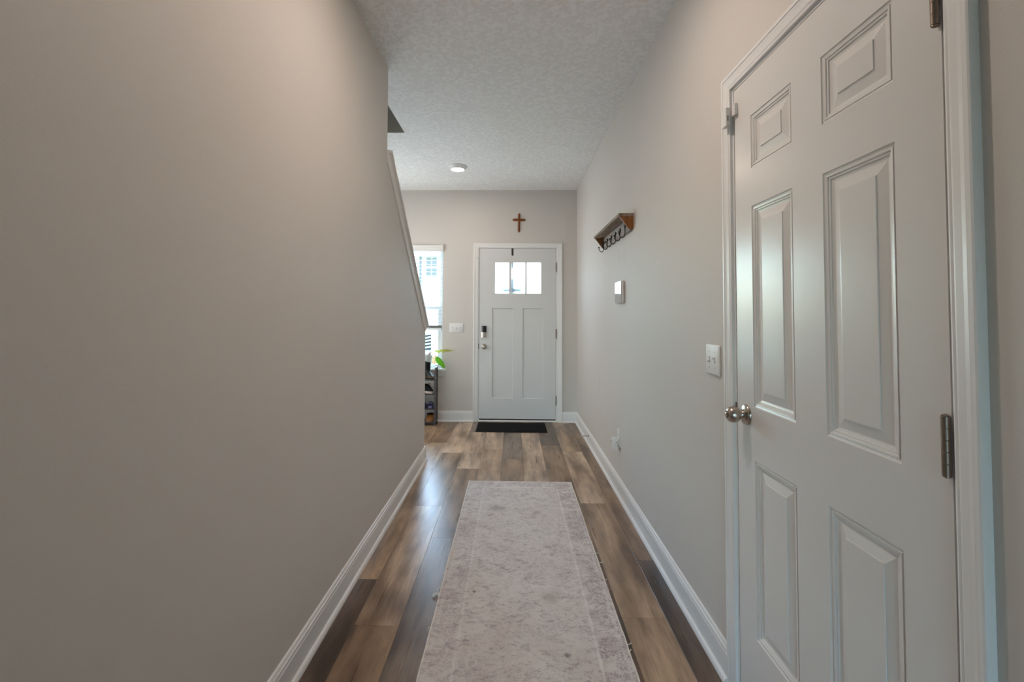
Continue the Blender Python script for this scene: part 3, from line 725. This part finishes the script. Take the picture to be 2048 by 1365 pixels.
# ------------------------------------------------------------------ runner rug
RX, RW, RY0, RY1 = .0585, .386, 1.08, 3.523
def rug_build(nt, b):
    v = coords(nt)
    sep = N(nt, 'ShaderNodeSeparateXYZ'); nt.links.new(v, sep.inputs[0])
    ax = mth(nt, 'ABSOLUTE', sep.outputs[0])
    dy = mth(nt, 'SUBTRACT', (RY1-RY0)/2, mth(nt, 'ABSOLUTE', sep.outputs[1]))   # distance from the ends
    dx = mth(nt, 'SUBTRACT', RW, ax)
    ed = mth(nt, 'MINIMUM', dx, dy)                                             # distance from the edge
    def line(c_, w_): return ramp(nt, mth(nt, 'ABSOLUTE', mth(nt, 'SUBTRACT', ed, c_)), [(w_*.6, g(1)), (w_*1.4, g(0))])
    border = ramp(nt, ed, [(.108, g(1)), (.116, g(0))])
    va = coords(nt, (.62, 1.0, 1))
    big = nz(nt, v, 3.1, 4, .6); med = nz(nt, va, 13, 5, .68, .5); fine = nz(nt, v, 120, 3, .7); pile = nz(nt, coords(nt, (.6, 1, 1)), 380, 2, .7)
    speck = nz(nt, va, 62, 4, .75, .4)
    base = ramp(nt, big, [(.30, (.670, .585, .530)), (.50, (.750, .675, .615)), (.72, (.800, .735, .680))])
    st_ = ramp(nt, mth(nt, 'ADD', mth(nt, 'MULTIPLY', med, .6), mth(nt, 'MULTIPLY', speck, .4)), [(.47, g(0)), (.62, g(1))])
    c_ = mixc(nt, mth(nt, 'MULTIPLY', st_, .40), base, (.44, .355, .335))
    sp2 = mth(nt, 'MULTIPLY', ramp(nt, speck, [(.52, g(0)), (.64, g(1))]), ramp(nt, med, [(.42, g(.35)), (.60, g(1))]))
    c_ = mixc(nt, mth(nt, 'MULTIPLY', sp2, .60), c_, (.27, .19, .20))
    # worn curly motif in the border: contour lines of a noise, fainter along the worn left side
    side = ramp(nt, sep.outputs[0], [(-.05, g(.55)), (.10, g(1.0))])
    con = mth(nt, 'ABSOLUTE', mth(nt, 'SUBTRACT', nz(nt, v, 42, 3, .6, 1.4), .5))
    curl = ramp(nt, con, [(.015, g(1)), (.055, g(0))])
    wear = ramp(nt, nz(nt, v, 16, 4, .7), [(.40, g(0)), (.56, g(1))])
    mo_ = mth(nt, 'MULTIPLY', mth(nt, 'MULTIPLY', mth(nt, 'MULTIPLY', curl, wear), border), side)
    c_ = mixc(nt, mth(nt, 'MULTIPLY', mo_, .72), c_, (.24, .15, .175))
    mv = mth(nt, 'MULTIPLY', mth(nt, 'MULTIPLY', ramp(nt, med, [(.45, g(0)), (.6, g(1))]), border), .14)
    c_ = mixc(nt, mth(nt, 'MULTIPLY', mv, side), c_, (.42, .31, .33))
    con2 = mth(nt, 'ABSOLUTE', mth(nt, 'SUBTRACT', nz(nt, v, 23, 3, .6, 1.6), .5))
    f2 = mth(nt, 'MULTIPLY', mth(nt, 'MULTIPLY', ramp(nt, con2, [(.01, g(1)), (.05, g(0))]), wear), .22)
    c_ = mixc(nt, f2, c_, (.30, .23, .24))
    lw = mth(nt, 'MULTIPLY', side, ramp(nt, med, [(.35, g(1)), (.62, g(.35))]))
    c_ = mixc(nt, mth(nt, 'MULTIPLY', mth(nt, 'MULTIPLY', line(.118, .005), lw), .65), c_, (.90, .86, .81))
    c_ = mixc(nt, mth(nt, 'MULTIPLY', mth(nt, 'MULTIPLY', line(.020, .004), lw), .45), c_, (.90, .86, .81))
    # stains
    for (x, y, r, f, col) in ((.150, -.547, .014, .7, (.10, .06, .07)), (.115, -.2, .05, .35, (.30, .22, .13)), (-.23, -.165, .010, .75, (.16, .10, .05)), (-.16, .74, .05, .35, (.25, .19, .17)), (.1, .68, .03, .4, (.22, .15, .16))):
        d_ = N(nt, 'ShaderNodeVectorMath', operation='DISTANCE'); nt.links.new(v, d_.inputs[0]); d_.inputs[1].default_value = (x, y, .008)
        dd = mth(nt, 'ADD', d_.outputs['Value'], mth(nt, 'MULTIPLY', mth(nt, 'SUBTRACT', fine, .5), r*1.2))
        c_ = mixc(nt, mth(nt, 'MULTIPLY', ramp(nt, dd, [(r*.4, g(1)), (r*1.2, g(0))]), f), c_, col)
    c_ = mixc(nt, 1., c_, ramp(nt, pile, [(.3, g(.86)), (.7, g(1.10))]), 'MULTIPLY')
    nt.links.new(c_, b.inputs['Base Color'])
    b.inputs['Sheen Weight'].default_value = .15
    bump(nt, b, mth(nt, 'ADD', pile, mth(nt, 'MULTIPLY', fine, .6)), .45, .0025)
M_rug = mat('worn_rug', (.5, .43, .4), .95, build=rug_build)
M_bind = mat('rug_binding', (.80, .75, .68), .9, build=lambda nt, b: bump(nt, b, nz(nt, coords(nt, (1, 1, 1)), 260, 2), .6, .002))
rc = Vector((RX, (RY0+RY1)/2, 0))
rg = thing('runner_rug', 'long pale beige and mauve distressed runner rug along the hall floor', 'rug', rc)
def rz(x, y):
    # faint diagonal fold near the closer end and small undulations
    d = (y-1.985)-(x-.178)*(.291/.428); f = .0085*math.exp(-(d/.045)**2)*min(1, max(0, (x+.34)/.2))
    return .0075+f+.0012*noise.noise(Vector((x*4, y*3, 0)))
def rx(side, y): return RX+side*(RW+.003*noise.noise(Vector((side*5., y*3.1, 1.)))+.002*noise.noise(Vector((side*5., y*11., 2.))))
def rug_pt(u, v):
    y = RY0+(RY1-RY0)*v; x = rx(-1, y)+(rx(1, y)-rx(-1, y))*u
    return (x, y, rz(x, y))
mb = MB().grid(rug_pt, 24, 110)
mb.grid(lambda u, v: (rug_pt(u, v)[0], rug_pt(u, v)[1], .0006), 24, 110)
mb.build('pile', M_rug, rg)
for s_ in (-1, 1):
    p_ = [(rx(s_, RY0+(RY1-RY0)*k/160), RY0+(RY1-RY0)*k/160, .0046+.0006*math.sin(k*1.7)) for k in range(161)]
    MB().tube(p_, [.0042+.0005*random.random() for _ in p_], 8).build('binding', M_bind, rg)
for y in (RY0, RY1):
    p_ = [(rx(-1, y)+(rx(1, y)-rx(-1, y))*k/50, y, .0046) for k in range(51)]
    MB().tube(p_, .004, 8).build('binding', M_bind, rg)
def thread(pts, r=.0014): MB().tube(pts, r, 5).build('loose_thread', M_bind, rg)
for y, ln in ((2.495, .016), (2.405, .028), (2.252, .014), (1.824, .022), (1.79, .012)):
    x = rx(1, y); rr = random.random
    thread(bez((x, y, .004), (x+ln*.6, y-.012, .010), (x+ln, y+.004, .012), (x+ln*.9, y+.016*rr(), .003)))
for y, ln in ((2.105, .030), (2.10, .026), (2.112, .020), (2.15, .012), (2.62, .010), (1.88, .009)):
    x = rx(-1, y)
    thread(bez((x, y, .004), (x-ln*.5, y+.012, .014), (x-ln*1.1, y+.008, .012), (x-ln, y-.006, .003)), .0022 if ln > .018 else .0014)

# ------------------------------------------------------------------ shoe rack and shoes
M_rack = mat('grey_plastic', (.085, .082, .084), .38, build=lambda nt, b: bump(nt, b, nz(nt, coords(nt), 200, 2), .05, .001))
M_rackshelf = mat('dark_shelf', (.06, .06, .066), .40, build=lambda nt, b: bump(nt, b, nz(nt, coords(nt), 200, 2), .05, .001))
ra0, ra1, rb0, rb1 = -1.52, -.880, 5.232, 5.408
sr = thing('shoe_rack', 'grey four tier shoe rack under the window beside the front wall', 'shoe rack', ((ra0+ra1)/2, (rb0+rb1)/2, 0))
for x in (ra0+.009, ra1-.009):
    mb = MB(); zt = .600; rr = (rb1-rb0)/2-.011
    yc = (rb0+rb1)/2
    path = [(x, rb0+.011, 0), (x, rb0+.011, zt)]+[(x, yc-rr*math.cos(PI*k/10), zt+.055*math.sin(PI*k/10)) for k in range(1, 10)]+[(x, rb1-.011, zt), (x, rb1-.011, 0)]
    # flat bar section
    P = [Vector(q) for q in path]; vs = []
    for i, p in enumerate(P):
        d = (P[min(i+1, len(P)-1)]-P[max(i-1, 0)]).normalized(); sd = Vector((1, 0, 0)); nn = d.cross(sd)
        vs += [p+sd*a*.009+nn*b_*.0105 for a, b_ in ((-1, -1), (1, -1), (1, 1), (-1, 1))]
    fs = [(4*i+k, 4*i+(k+1) % 4, 4*i+4+(k+1) % 4, 4*i+4+k) for i in range(len(P)-1) for k in range(4)]+[(0, 1, 2, 3), tuple(4*(len(P)-1)+k for k in range(4))]
    mb.add(vs, fs)
    for z in (.035, .19, .355, .52): mb.box(x-.006, x+.006, rb0+.02, rb1-.02, z-.010, z+.010)
    mb.build('end_frame', M_rack, sr)
SH = [.040, .196, .363, .525]
for z in SH:
    mb = MB(); mb.box(ra0+.014, ra1-.014, rb0+.004, rb0+.016, z-.014, z, .002); mb.box(ra0+.014, ra1-.014, rb1-.016, rb1-.004, z-.014, z, .002)
    mb.box(ra0+.014, ra1-.014, rb0+.016, rb1-.016, z-.006, z-.001)
    mb.build('shelf', M_rackshelf, sr)
def sole_outline(L, Wd, n=20):
    out = []
    for i in range(n):
        t = 2*PI*i/n; x = math.cos(t)*L/2; w_ = Wd/2*(1.0+.16*math.cos(t)-.12*math.cos(2*t)); out.append((x, math.sin(t)*w_))
    return out
def shoe_obj(name, label, cat, org, ang, kind, cols, group=None, L=.235, Wd=.085):
    t = thing(name, label, cat, org, group)
    o = Vector(org); ca, sa = math.cos(ang), math.sin(ang)
    def T(x, y, z): return (o.x+x*ca-y*sa, o.y+x*sa+y*ca, o.z+z)
    out = sole_outline(L, Wd)
    st_ = {'boot': .020, 'sneaker': .026, 'slide': .030, 'moc': .022}[kind]
    def ring(z, s_, f=lambda x, y: (x, y)): return [T(*f(x*s_, y*s_), z) for x, y in out]
    def loft(mb, rings, cap0=True, cap1=True):
        n = len(out); vs = [p for r in rings for p in r]
        fs = [(i*n+k, i*n+(k+1) % n, (i+1)*n+(k+1) % n, (i+1)*n+k) for i in range(len(rings)-1) for k in range(n)]
        if cap0: fs.append(tuple(range(n))[::-1])
        if cap1: fs.append(tuple((len(rings)-1)*n+k for k in range(n)))
        return mb.add(vs, fs, True)
    loft(MB(), [ring(0, .94), ring(.003, 1.0), ring(st_, .99)]).build('sole', cols['sole'], t)
    if kind in ('boot', 'sneaker', 'moc'):
        top = {'boot': .182, 'sneaker': .090, 'moc': .070}[kind]; rings = []
        n_ = 12
        for i in range(n_+1):
            q = i/n_; z = st_+(top-st_)*q
            # upper: the toe falls away as it rises, the opening sits over the heel
            if kind == 'boot': fx = 1 if q < .08 else max(.40, 1-.60*min(1, (q-.08)/.36)**.8)
            else: fx = max(.50, 1-.50*q**1.3)
            heel = -L/2*.97
            def f(x, y, fx=fx, q=q):
                xx = heel+(x+L/2*.97)*fx
                return (xx, y*(1-.28*q if kind != 'boot' else 1-.18*min(1, q*2)))
            rings.append(ring(z, .97, f))
        up = loft(MB(), rings, True, False)
        inner = [[tuple(Vector(p)*.86+Vector(tuple(sum(Vector(a)[k] for a in r)/len(r) for k in range(3)))*.14) for p in r] for r in rings[::-1][:6]]
        loft(up, [rings[-1]]+inner, False, True)
        u_ = up.build('upper', cols['upper'], t)
        if kind == 'boot':
            loft(MB(), [ring(st_-.0005, 1.005), ring(st_+.0035, 1.005)], False, False).build('welt', cols['welt'], t)
            MB().tube([T(-L/2*.97, 0, top-.012), T(-L/2*.97-.006, 0, top+.008), T(-L/2*.95+.006, 0, top+.012), T(-L/2*.9+.008, 0, top-.004)], .004, 6).build('pull_tab', cols['upper'], t)
        if kind == 'sneaker':
            for k in range(4):
                x = .015+k*.020; zz = .078-k*.013
                MB().tube(bez(T(x, -.026, zz-.012), T(x+.002, -.015, zz+.010), T(x+.002, .015, zz+.010), T(x, .026, zz-.012), 8), .0030, 5).build('lace', cols['upper'], t)
            MB().tube(bez(T(.0, .0, .094), T(-.015, -.03, .118), T(.01, -.045, .100), T(.012, -.01, .088), 8), .0028, 5).tube(bez(T(.0, .0, .094), T(-.01, .03, .118), T(.016, .045, .100), T(.012, .01, .088), 8), .0028, 5).build('lace_bow', cols['upper'], t)
        if kind == 'moc':
            loft(MB(), [ring(st_+.010, 1.02, lambda x, y: (x*.985, y)), ring(st_+.016, 1.0, lambda x, y: (x*.98, y))], False, False).build('stitching', cols['welt'], t)
            p_ = [Vector(q) for q in rings[-1]]; p_.append(p_[0])
            MB().tube([tuple(q) for q in p_], .0075, 7).build('collar', cols['lining'], t)
    if kind == 'slide':
        def strap(u, v):
            a = -.5*PI+PI*u; x = .010+v*.085
            hgt = .052-.012*v
            return T(x, math.sin(a)*Wd*.50, st_-.012+hgt*math.cos(a))
        mb = MB().grid(strap, 14, 6)
        mb.grid(lambda u, v: tuple(Vector(strap(u, v))*1+Vector((0, 0, -.006))), 14, 6)
        mb.build('strap', cols['upper'], t)
        loft(MB(), [ring(st_-.001, .93), ring(st_+.003, .90)]).build('footbed', cols['lining'], t)
    return t
def leather(n, c, r=.4): return mat(n, c, r, **{'Specular IOR Level': .25}, build=lambda nt, b: bump(nt, b, nz(nt, coords(nt), 160, 3), .15, .001))
blk = leather('black_leather', (.005, .005, .006), .42); blk2 = leather('black_canvas', (.008, .008, .009), .8)
yel = leather('yellow_welt', (.30, .15, .03), .6); bei = leather('cream_rubber', (.56, .48, .42), .6)
per = leather('periwinkle_foam', (.28, .27, .52), .6); per2 = leather('slate_blue_strap', (.075, .080, .16), .6)
tan_ = leather('tan_suede', (.29, .115, .028), .9); tans = leather('tan_rubber', (.30, .17, .09), .7); fur = leather('dark_lining', (.035, .028, .022), .95)
sy = 5.318
shoe_obj('ankle_boot', 'black leather ankle boot with yellow welt on top of the shoe rack', 'boot', (-.966, sy, SH[3]), math.radians(-52), 'boot', dict(sole=blk, upper=blk, welt=yel), L=.20, Wd=.080)
shoe_obj('sneaker', 'black lace-up sneaker with cream sole on the second shelf of the rack', 'shoe', (-.984, sy, SH[2]), math.radians(-48), 'sneaker', dict(sole=bei, upper=blk2), L=.205)
shoe_obj('slide_sandal', 'periwinkle slide sandal on the third shelf, at the right end of the rack', 'sandal', (-.945, sy, SH[1]), math.radians(-90), 'slide', dict(sole=per, upper=per2, lining=per2), 'periwinkle slide sandals', L=.16, Wd=.080)
shoe_obj('slide_sandal', 'periwinkle slide sandal on the third shelf, half hidden by the knee wall', 'sandal', (-1.040, sy, SH[1]), math.radians(-92), 'slide', dict(sole=per, upper=per2, lining=per2), 'periwinkle slide sandals', L=.16, Wd=.080)
shoe_obj('moccasin', 'tan suede slipper with dark lining on the lowest shelf of the rack', 'shoe', (-.950, sy-.005, SH[0]), math.radians(-84), 'moc', dict(sole=tans, upper=tan_, welt=tans, lining=fur), L=.16, Wd=.100)

# ------------------------------------------------------------------ potted plant on the sill
M_pot = mat('white_ceramic', (.78, .80, .80), .35, build=lambda nt, b: bump(nt, b, nz(nt, coords(nt), 60, 2), .04, .001))
M_soil = mat('potting_soil', (.035, .022, .014), .95, build=lambda nt, b: bump(nt, b, nz(nt, coords(nt), 180, 3), .8, .004))
def leaf_mat(name, dark, lit):
    def f(nt, b):
        v = coords(nt)
        nt.links.new(ramp(nt, nz(nt, v, 30, 3), [(.3, dark), (.7, lit)]), b.inputs['Base Color'])
        b.inputs['Transmission Weight'].default_value = 0
        out = nt.nodes['Material Output']
        tr = N(nt, 'ShaderNodeBsdfTranslucent'); tr.inputs['Color'].default_value = (*[min(1, c*1.7) for c in lit], 1)
        mx = N(nt, 'ShaderNodeMixShader'); mx.inputs[0].default_value = .45
        nt.links.new(b.outputs[0], mx.inputs[1]); nt.links.new(tr.outputs[0], mx.inputs[2]); nt.links.new(mx.outputs[0], out.inputs['Surface'])
    return mat(name, lit, .35, build=f)
M_leaf_y = leaf_mat('yellowing_leaf', (.36, .44, .05), (.74, .72, .26))
M_leaf_g = leaf_mat('green_leaf', (.06, .26, .010), (.24, .50, .03))
M_stem = mat('plant_stem', (.16, .11, .10), .5, build=lambda nt, b: bump(nt, b, nz(nt, coords(nt), 90, 2), .1, .001))
M_stake = mat('bamboo_stake', (.50, .36, .20), .6, build=lambda nt, b: bump(nt, b, nz(nt, coords(nt, (1, 1, 12)), 20, 2), .2, .001))
px, py, pz = -1.032, 5.478, WZ0+.0105
pp = thing('potted_plant', 'leafy green plant in white pot on the window sill by the front door', 'plant', (px, py, pz))
PH = .165
MB().lathe([(.0, 0), (.050, 0), (.053, .003), (.070, PH-.012), (.0735, PH-.010), (.074, PH-.002), (.072, PH), (.068, PH-.001), (.066, PH-.02), (.0, PH-.02)], (px, py, pz), (0, 0, 1), 36).build('pot', M_pot, pp)
MB().lathe([(.0655, PH-.0195), (.05, PH-.014), (.02, PH-.011), (0, PH-.010)], (px, py, pz), (0, 0, 1), 24).build('soil', M_soil, pp)
def leaf(base, tip, droop, width, up, nlobe, m, ruf):
    base, tip, up = Vector(base), Vector(tip), Vector(up).normalized()
    ax = (tip-base); L = ax.length; axn = ax.normalized(); side = axn.cross(up).normalized(); upn = side.cross(axn).normalized()
    nu, nv = 10, 44
    def fn(u, v):
        s_ = (u-.5)*2
        w_ = width*(math.sin(PI*min(1, v**.72))**.8)*(1+(.26 if nlobe < 5 else .15)*math.sin(v*nlobe*2*PI+.6))*(1-.15*v)
        if v < .03 or v > .985: w_ *= .2
        c_ = base+ax*v+upn*(droop*math.sin(PI*v))
        return c_+side*(w_*s_*.94)+upn*(-.45*w_*abs(s_)**1.2+ruf*abs(s_)*math.sin(v*(31 if s_ > 0 else 23)+9*v*v+(1.3 if s_ > 0 else 0)))
    mb = MB().grid(fn, nu, nv)
    o = mb.build('leaf', m, pp)
    sd = o.modifiers.new('thick', 'SOLIDIFY'); sd.thickness = .0008
    MB().tube([fn(.5, k/20)+upn*.0006 for k in range(20)], [.0020-.0016*k/20 for k in range(20)], 5).build('midrib', M_stem if m is M_leaf_y else m, o)
    return o
lb1 = (-.940, 5.405, .838); lb2 = (-.905, 5.405, .771)
leaf(lb1, (-.693, 5.385, .846), .016, .045, (.0, .45, 1), 4.5, M_leaf_y, .006)
leaf(lb2, (-.790, 5.360, .638), .012, .043, (.55, -.85, .40), 6, M_leaf_g, .005)
root = (px+.015, py-.005, pz+PH-.012)
MB().tube(bez(root, (px+.03, py-.02, .86), (px+.06, py-.05, .868), lb1), .0028, 7).build('petiole', M_stem, pp)
MB().tube(bez((px+.02, py-.01, pz+PH-.012), (px+.045, py-.04, .85), (px+.09, py-.06, .815), lb2), .0026, 7).build('petiole', M_stem, pp)
MB().tube([(px+.005, py-.02, pz+PH-.015), (px-.045, py-.03, .90)], .0032, 7).build('stake', M_stake, pp)
MB().lathe([(.010, 0), (.012, .012), (.008, .03), (.004, .055), (0, .06)], (px+.038, py-.015, pz+PH-.014), (.2, 0, 1), 10).build('stump', mat('plant_stump', (.42, .20, .14), .7, build=lambda nt, b: bump(nt, b, nz(nt, coords(nt), 120, 2), .4, .002)), pp)
for (x0_, z0_, r_) in ((-.935, .775, .018), (-.905, .782, .016)):
    MB().tube([(x0_+r_*math.cos(a*.35), 5.43, z0_-.012+r_*1.2*math.sin(a*.35)) for a in range(14)], .0014, 5).build('tendril', M_stem, pp)

# ------------------------------------------------------------------ outdoors
GZ = -.30
M_conc = mat('concrete', (.52, .51, .49), .85, build=lambda nt, b: bump(nt, b, nz(nt, coords(nt), 40, 3), .2))
M_asph = mat('asphalt', (.30, .30, .31), .9, build=lambda nt, b: bump(nt, b, nz(nt, coords(nt), 60, 3), .3))
def grass_build(nt, b):
    v = coords(nt); nt.links.new(ramp(nt, nz(nt, v, 6, 5, .7), [(.3, (.16, .26, .07)), (.7, (.30, .42, .14))]), b.inputs['Base Color']); bump(nt, b, nz(nt, v, 80, 3), .8, .03)
M_grass = mat('lawn_grass', (.2, .3, .1), .9, build=grass_build)
struct(MB().box(-40, 40, D+.15, 120, GZ-.3, GZ-.02), 'ground', M_grass)
struct(MB().box(-2.6, 1.6, D+.15, D+2.0, GZ-.02, -.03), 'porch', M_conc)
struct(MB().box(-6.8, -.6, D+2.0, 18.6, GZ-.02, GZ), 'driveway', M_conc)
struct(MB().box(-40, 40, 19.4, 23.4, GZ-.02, GZ-.005), 'road', M_asph)
struct(MB().box(-40, 40, 17.2, 18.4, GZ-.02, GZ+.004), 'sidewalk', M_conc)
struct(MB().box(-8.2, -3, 31, 41, GZ-.02, GZ+.004), 'opposite_driveway', M_conc)
def siding_build(nt, b):
    v = coords(nt); w_ = N(nt, 'ShaderNodeTexWave', wave_type='BANDS', bands_direction='Z', Scale=.9); w_.wave_profile = 'SAW'
    nt.links.new(v, w_.inputs['Vector']); bump(nt, b, w_.outputs['Fac'], .6, .03)
M_sid = mat('white_siding', (.80, .80, .80), .6, build=siding_build)
M_white = mat('exterior_trim', (.85, .85, .85), .5)
M_hglass = mat('house_window_glass', (.17, .13, .105), .35)
M_shing = mat('roof_shingle', (.25, .25, .26), .9, build=lambda nt, b: bump(nt, b, nz(nt, coords(nt, (1, 6, 1)), 3, 3), .5, .02))
HY = 41.0
hs = thing('house', 'white sided two storey house across the street, seen through the window', 'house', (-5.2, HY+4, GZ))
MB().box(-8.35, -2.0, HY, HY+9, GZ, 6.55).build('wall', M_sid, hs)
M_corner = mat('corner_trim', (.15, .125, .105), .6)
for x in (-8.47, -2.10): MB().box(x, x+.22, HY-.06, HY+.2, GZ, 6.5).build('corner_board', M_corner, hs)
MB().prism([(HY-.6, 6.55), (HY-.6, 6.60), (HY+4.5, 9.0), (HY+9.6, 6.60), (HY+9.6, 6.55)], 0, -8.9, -1.5).build('roof', M_shing, hs)
MB().box(-8.9, -1.5, HY-.72, HY-.58, 6.42, 6.78).build('gutter', M_white, hs)
MB().box(-8.3, -2.05, HY-.03, HY, 6.2, 6.42).build('frieze_board', mat('frieze', (.55, .62, .64), .6), hs)
def hwin(x0, x1, z0, z1):
    f = MB(); f.box(x0-.1, x1+.1, HY-.07, HY, z0-.1, z1+.1); w_ = f.build('window', M_white, hs)
    zc = (z0+z1)/2
    for a, b_ in ((z0, zc-.05), (zc+.05, z1)):
        for c_, d_ in ((x0, (x0+x1)/2-.02), ((x0+x1)/2+.02, x1)): MB().box(c_, d_, HY-.085, HY-.06, a, b_).build('pane', M_hglass, w_)
hwin(-7.82, -6.86, 4.58, 6.32); hwin(-4.6, -3.6, 4.58, 6.32)
gd = MB().box(-7.95, -3.2, HY-.06, HY, GZ, 2.72).build('garage_door', mat('garage_door', (.62, .68, .70), .6), hs)
for k in range(4):
    for i in range(4): MB().box(-7.85+i*1.16, -6.80+i*1.16, HY-.085, HY-.058, GZ+.12+k*.74, GZ+.74+k*.74).build('garage_panel', M_white, gd)
# tree beside that house
tr = thing('tree', 'leafy green tree standing left of the house across the street', 'tree', (-9.0, 34, GZ))
M_bark = mat('bark', (.10, .07, .05), .9, build=lambda nt, b: bump(nt, b, nz(nt, coords(nt, (6, 6, 1)), 4, 3), .6, .03))
MB().tube([(-9.0, 34, GZ), (-8.95, 34, 2), (-9.1, 34.1, 4.5)], [.28, .2, .1], 10).build('trunk', M_bark, tr)
cm = MB()
for i in range(5200):
    a, b_ = random.uniform(0, 2*PI), math.acos(random.uniform(-1, 1)); r = 1.9*random.uniform(.55, 1)
    p = Vector((-9.0+r*math.sin(b_)*math.cos(a), 34+r*math.sin(b_)*math.sin(a), 5.0+r*1.25*math.cos(b_)))
    q = Vector((random.uniform(-1, 1), random.uniform(-1, 1), random.uniform(-1, 1))).normalized(); w_ = q.orthogonal().normalized(); l_ = random.uniform(.07, .13)
    cm.add([p-q*l_, p+w_*l_*.5, p+q*l_, p-w_*l_*.5], [(0, 1, 2, 3)])
cm.build('foliage', leaf_mat('tree_leaf', (.10, .17, .05), (.22, .30, .14)), tr, kind='stuff')
# parked car, its nose towards the house
M_car = mat('silver_paint', (.62, .66, .70), .18, .35, build=lambda nt, b: bump(nt, b, nz(nt, coords(nt), 900, 1), .01, .0005), **{'Coat Weight': .6})
M_grille = mat('car_grille_black', (.03, .027, .025), .6, **{'Specular IOR Level': .1})
M_chrome = mat('chrome', (.75, .78, .80), .08, 1.)
M_tyre = mat('tyre', (.015, .015, .016), .8)
co = Vector((-2.86, 12.1, GZ)); cang = math.radians(-90+33)
car = thing('car', 'silver parked car with a barred grille, outside the window beyond the plant', 'car', co)
hx, hy_ = math.cos(cang), math.sin(cang)
def CT(x, y, z): return (co.x+x*hx-y*hy_, co.y+x*hy_+y*hx, co.z+z)      # x forward, y left
def cloft(secs, n=16):
    mb = MB(); vs = []
    for x, w_, z0, z1, pw in secs:
        for k in range(n):
            t = 2*PI*k/n; c_, s_ = math.cos(t), math.sin(t)
            yy = w_*math.copysign(abs(c_)**pw, c_); zz = (z0+z1)/2+(z1-z0)/2*math.copysign(abs(s_)**pw, s_); vs.append(CT(x, yy, zz))
    m2 = len(secs)
    fs = [(i*n+k, i*n+(k+1) % n, (i+1)*n+(k+1) % n, (i+1)*n+k) for i in range(m2-1) for k in range(n)]+[tuple(range(n))[::-1], tuple((m2-1)*n+k for k in range(n))]
    return mb.add(vs, fs, True)
cloft([(-4.3, .80, .50, 1.05, .35), (-4.2, .88, .36, 1.14, .35), (-3.3, .92, .28, 1.22, .35), (-1.5, .93, .28, 1.22, .35), (-.9, .93, .28, 1.20, .35), (-.25, .90, .32, 1.16, .35), (.0, .84, .40, 1.06, .4)]).build('body', M_car, car)
cloft([(-4.05, .70, 1.05, 1.24, .4), (-3.6, .72, 1.05, 1.72, .4), (-2.6, .73, 1.05, 1.78, .4), (-1.9, .71, 1.05, 1.72, .4), (-1.05, .72, 1.05, 1.22, .4)]).build('cabin', mat('car_glass', (.03, .04, .05), .05), car)
cloft([(-3.5, .66, 1.705, 1.760, .4), (-2.6, .67, 1.74, 1.82, .4), (-2.0, .62, 1.705, 1.755, .4)]).build('roof', M_car, car)
def cbox(x0, x1, y0, y1, z0, z1): return MB().add([CT(x, y, z) for z in (z0, z1) for x, y in ((x0, y0), (x1, y0), (x1, y1), (x0, y1))], [(0, 3, 2, 1), (4, 5, 6, 7), (0, 1, 5, 4), (1, 2, 6, 5), (2, 3, 7, 6), (3, 0, 4, 7)])
gr = cbox(-.08, .015, -.66, .74, .58, 1.00).build('grille', M_grille, car)
for k in range(5):
    z = .560+k*.088
    for y0_, y1_, r0, r1 in ((-.66, .04, .10, 0), (.04, .74, 0, .10)):
        MB().add([CT(x, y, zz) for x in (-.05, .045) for y, zz in ((y0_, z+r0), (y1_, z+r1), (y1_, z+r1+.040), (y0_, z+r0+.040))],
                 [(0, 1, 2, 3), (4, 5, 6, 7), (0, 1, 5, 4), (1, 2, 6, 5), (2, 3, 7, 6), (3, 0, 4, 7)]).build('grille_bar', M_chrome, gr)
for s_ in (-1, 1): cbox(-.28, -.02, s_*.86-.06 if s_ > 0 else -.86, .86 if s_ > 0 else s_*.86+.06, .80, 1.0).build('headlight', M_chrome, car)
cbox(-.1, .06, -.78, .78, .32, .52).build('bumper', M_car, car)
for x in (-.85, -3.4):
    for y in (-.82, .82):
        ax = Vector(CT(0, 1, 0))-Vector(CT(0, 0, 0))
        wq = MB().lathe([(.0, -.1), (.24, -.1), (.32, -.09), (.33, 0), (.32, .09), (.24, .1), (.0, .1)], CT(x, y, .33), ax, 20).build('wheel', M_tyre, car)
        MB().lathe([(0, -.108), (.2, -.108), (.22, -.08), (.22, .08), (.2, .108), (0, .108)], CT(x, y, .33), ax, 20).build('rim', M_chrome, wq)
bx = thing('porch_planter', 'tan planter box standing outside below the window, behind the plant leaves', 'planter', (-1.08, 6.3, -.03))
M_tanbox = oldwood('tan_planter', (.20, .105, .035), (.30, .17, .07), (4, 4, 20), .8)
MB().box(-1.42, -1.03, 6.12, 6.48, -.03, .71, .01).build('box', M_tanbox, bx)
MB().box(-1.45, -1.00, 6.09, 6.51, .57, .60, .004).build('rim', mat('planter_band', (.02, .03, .045), .6), bx)
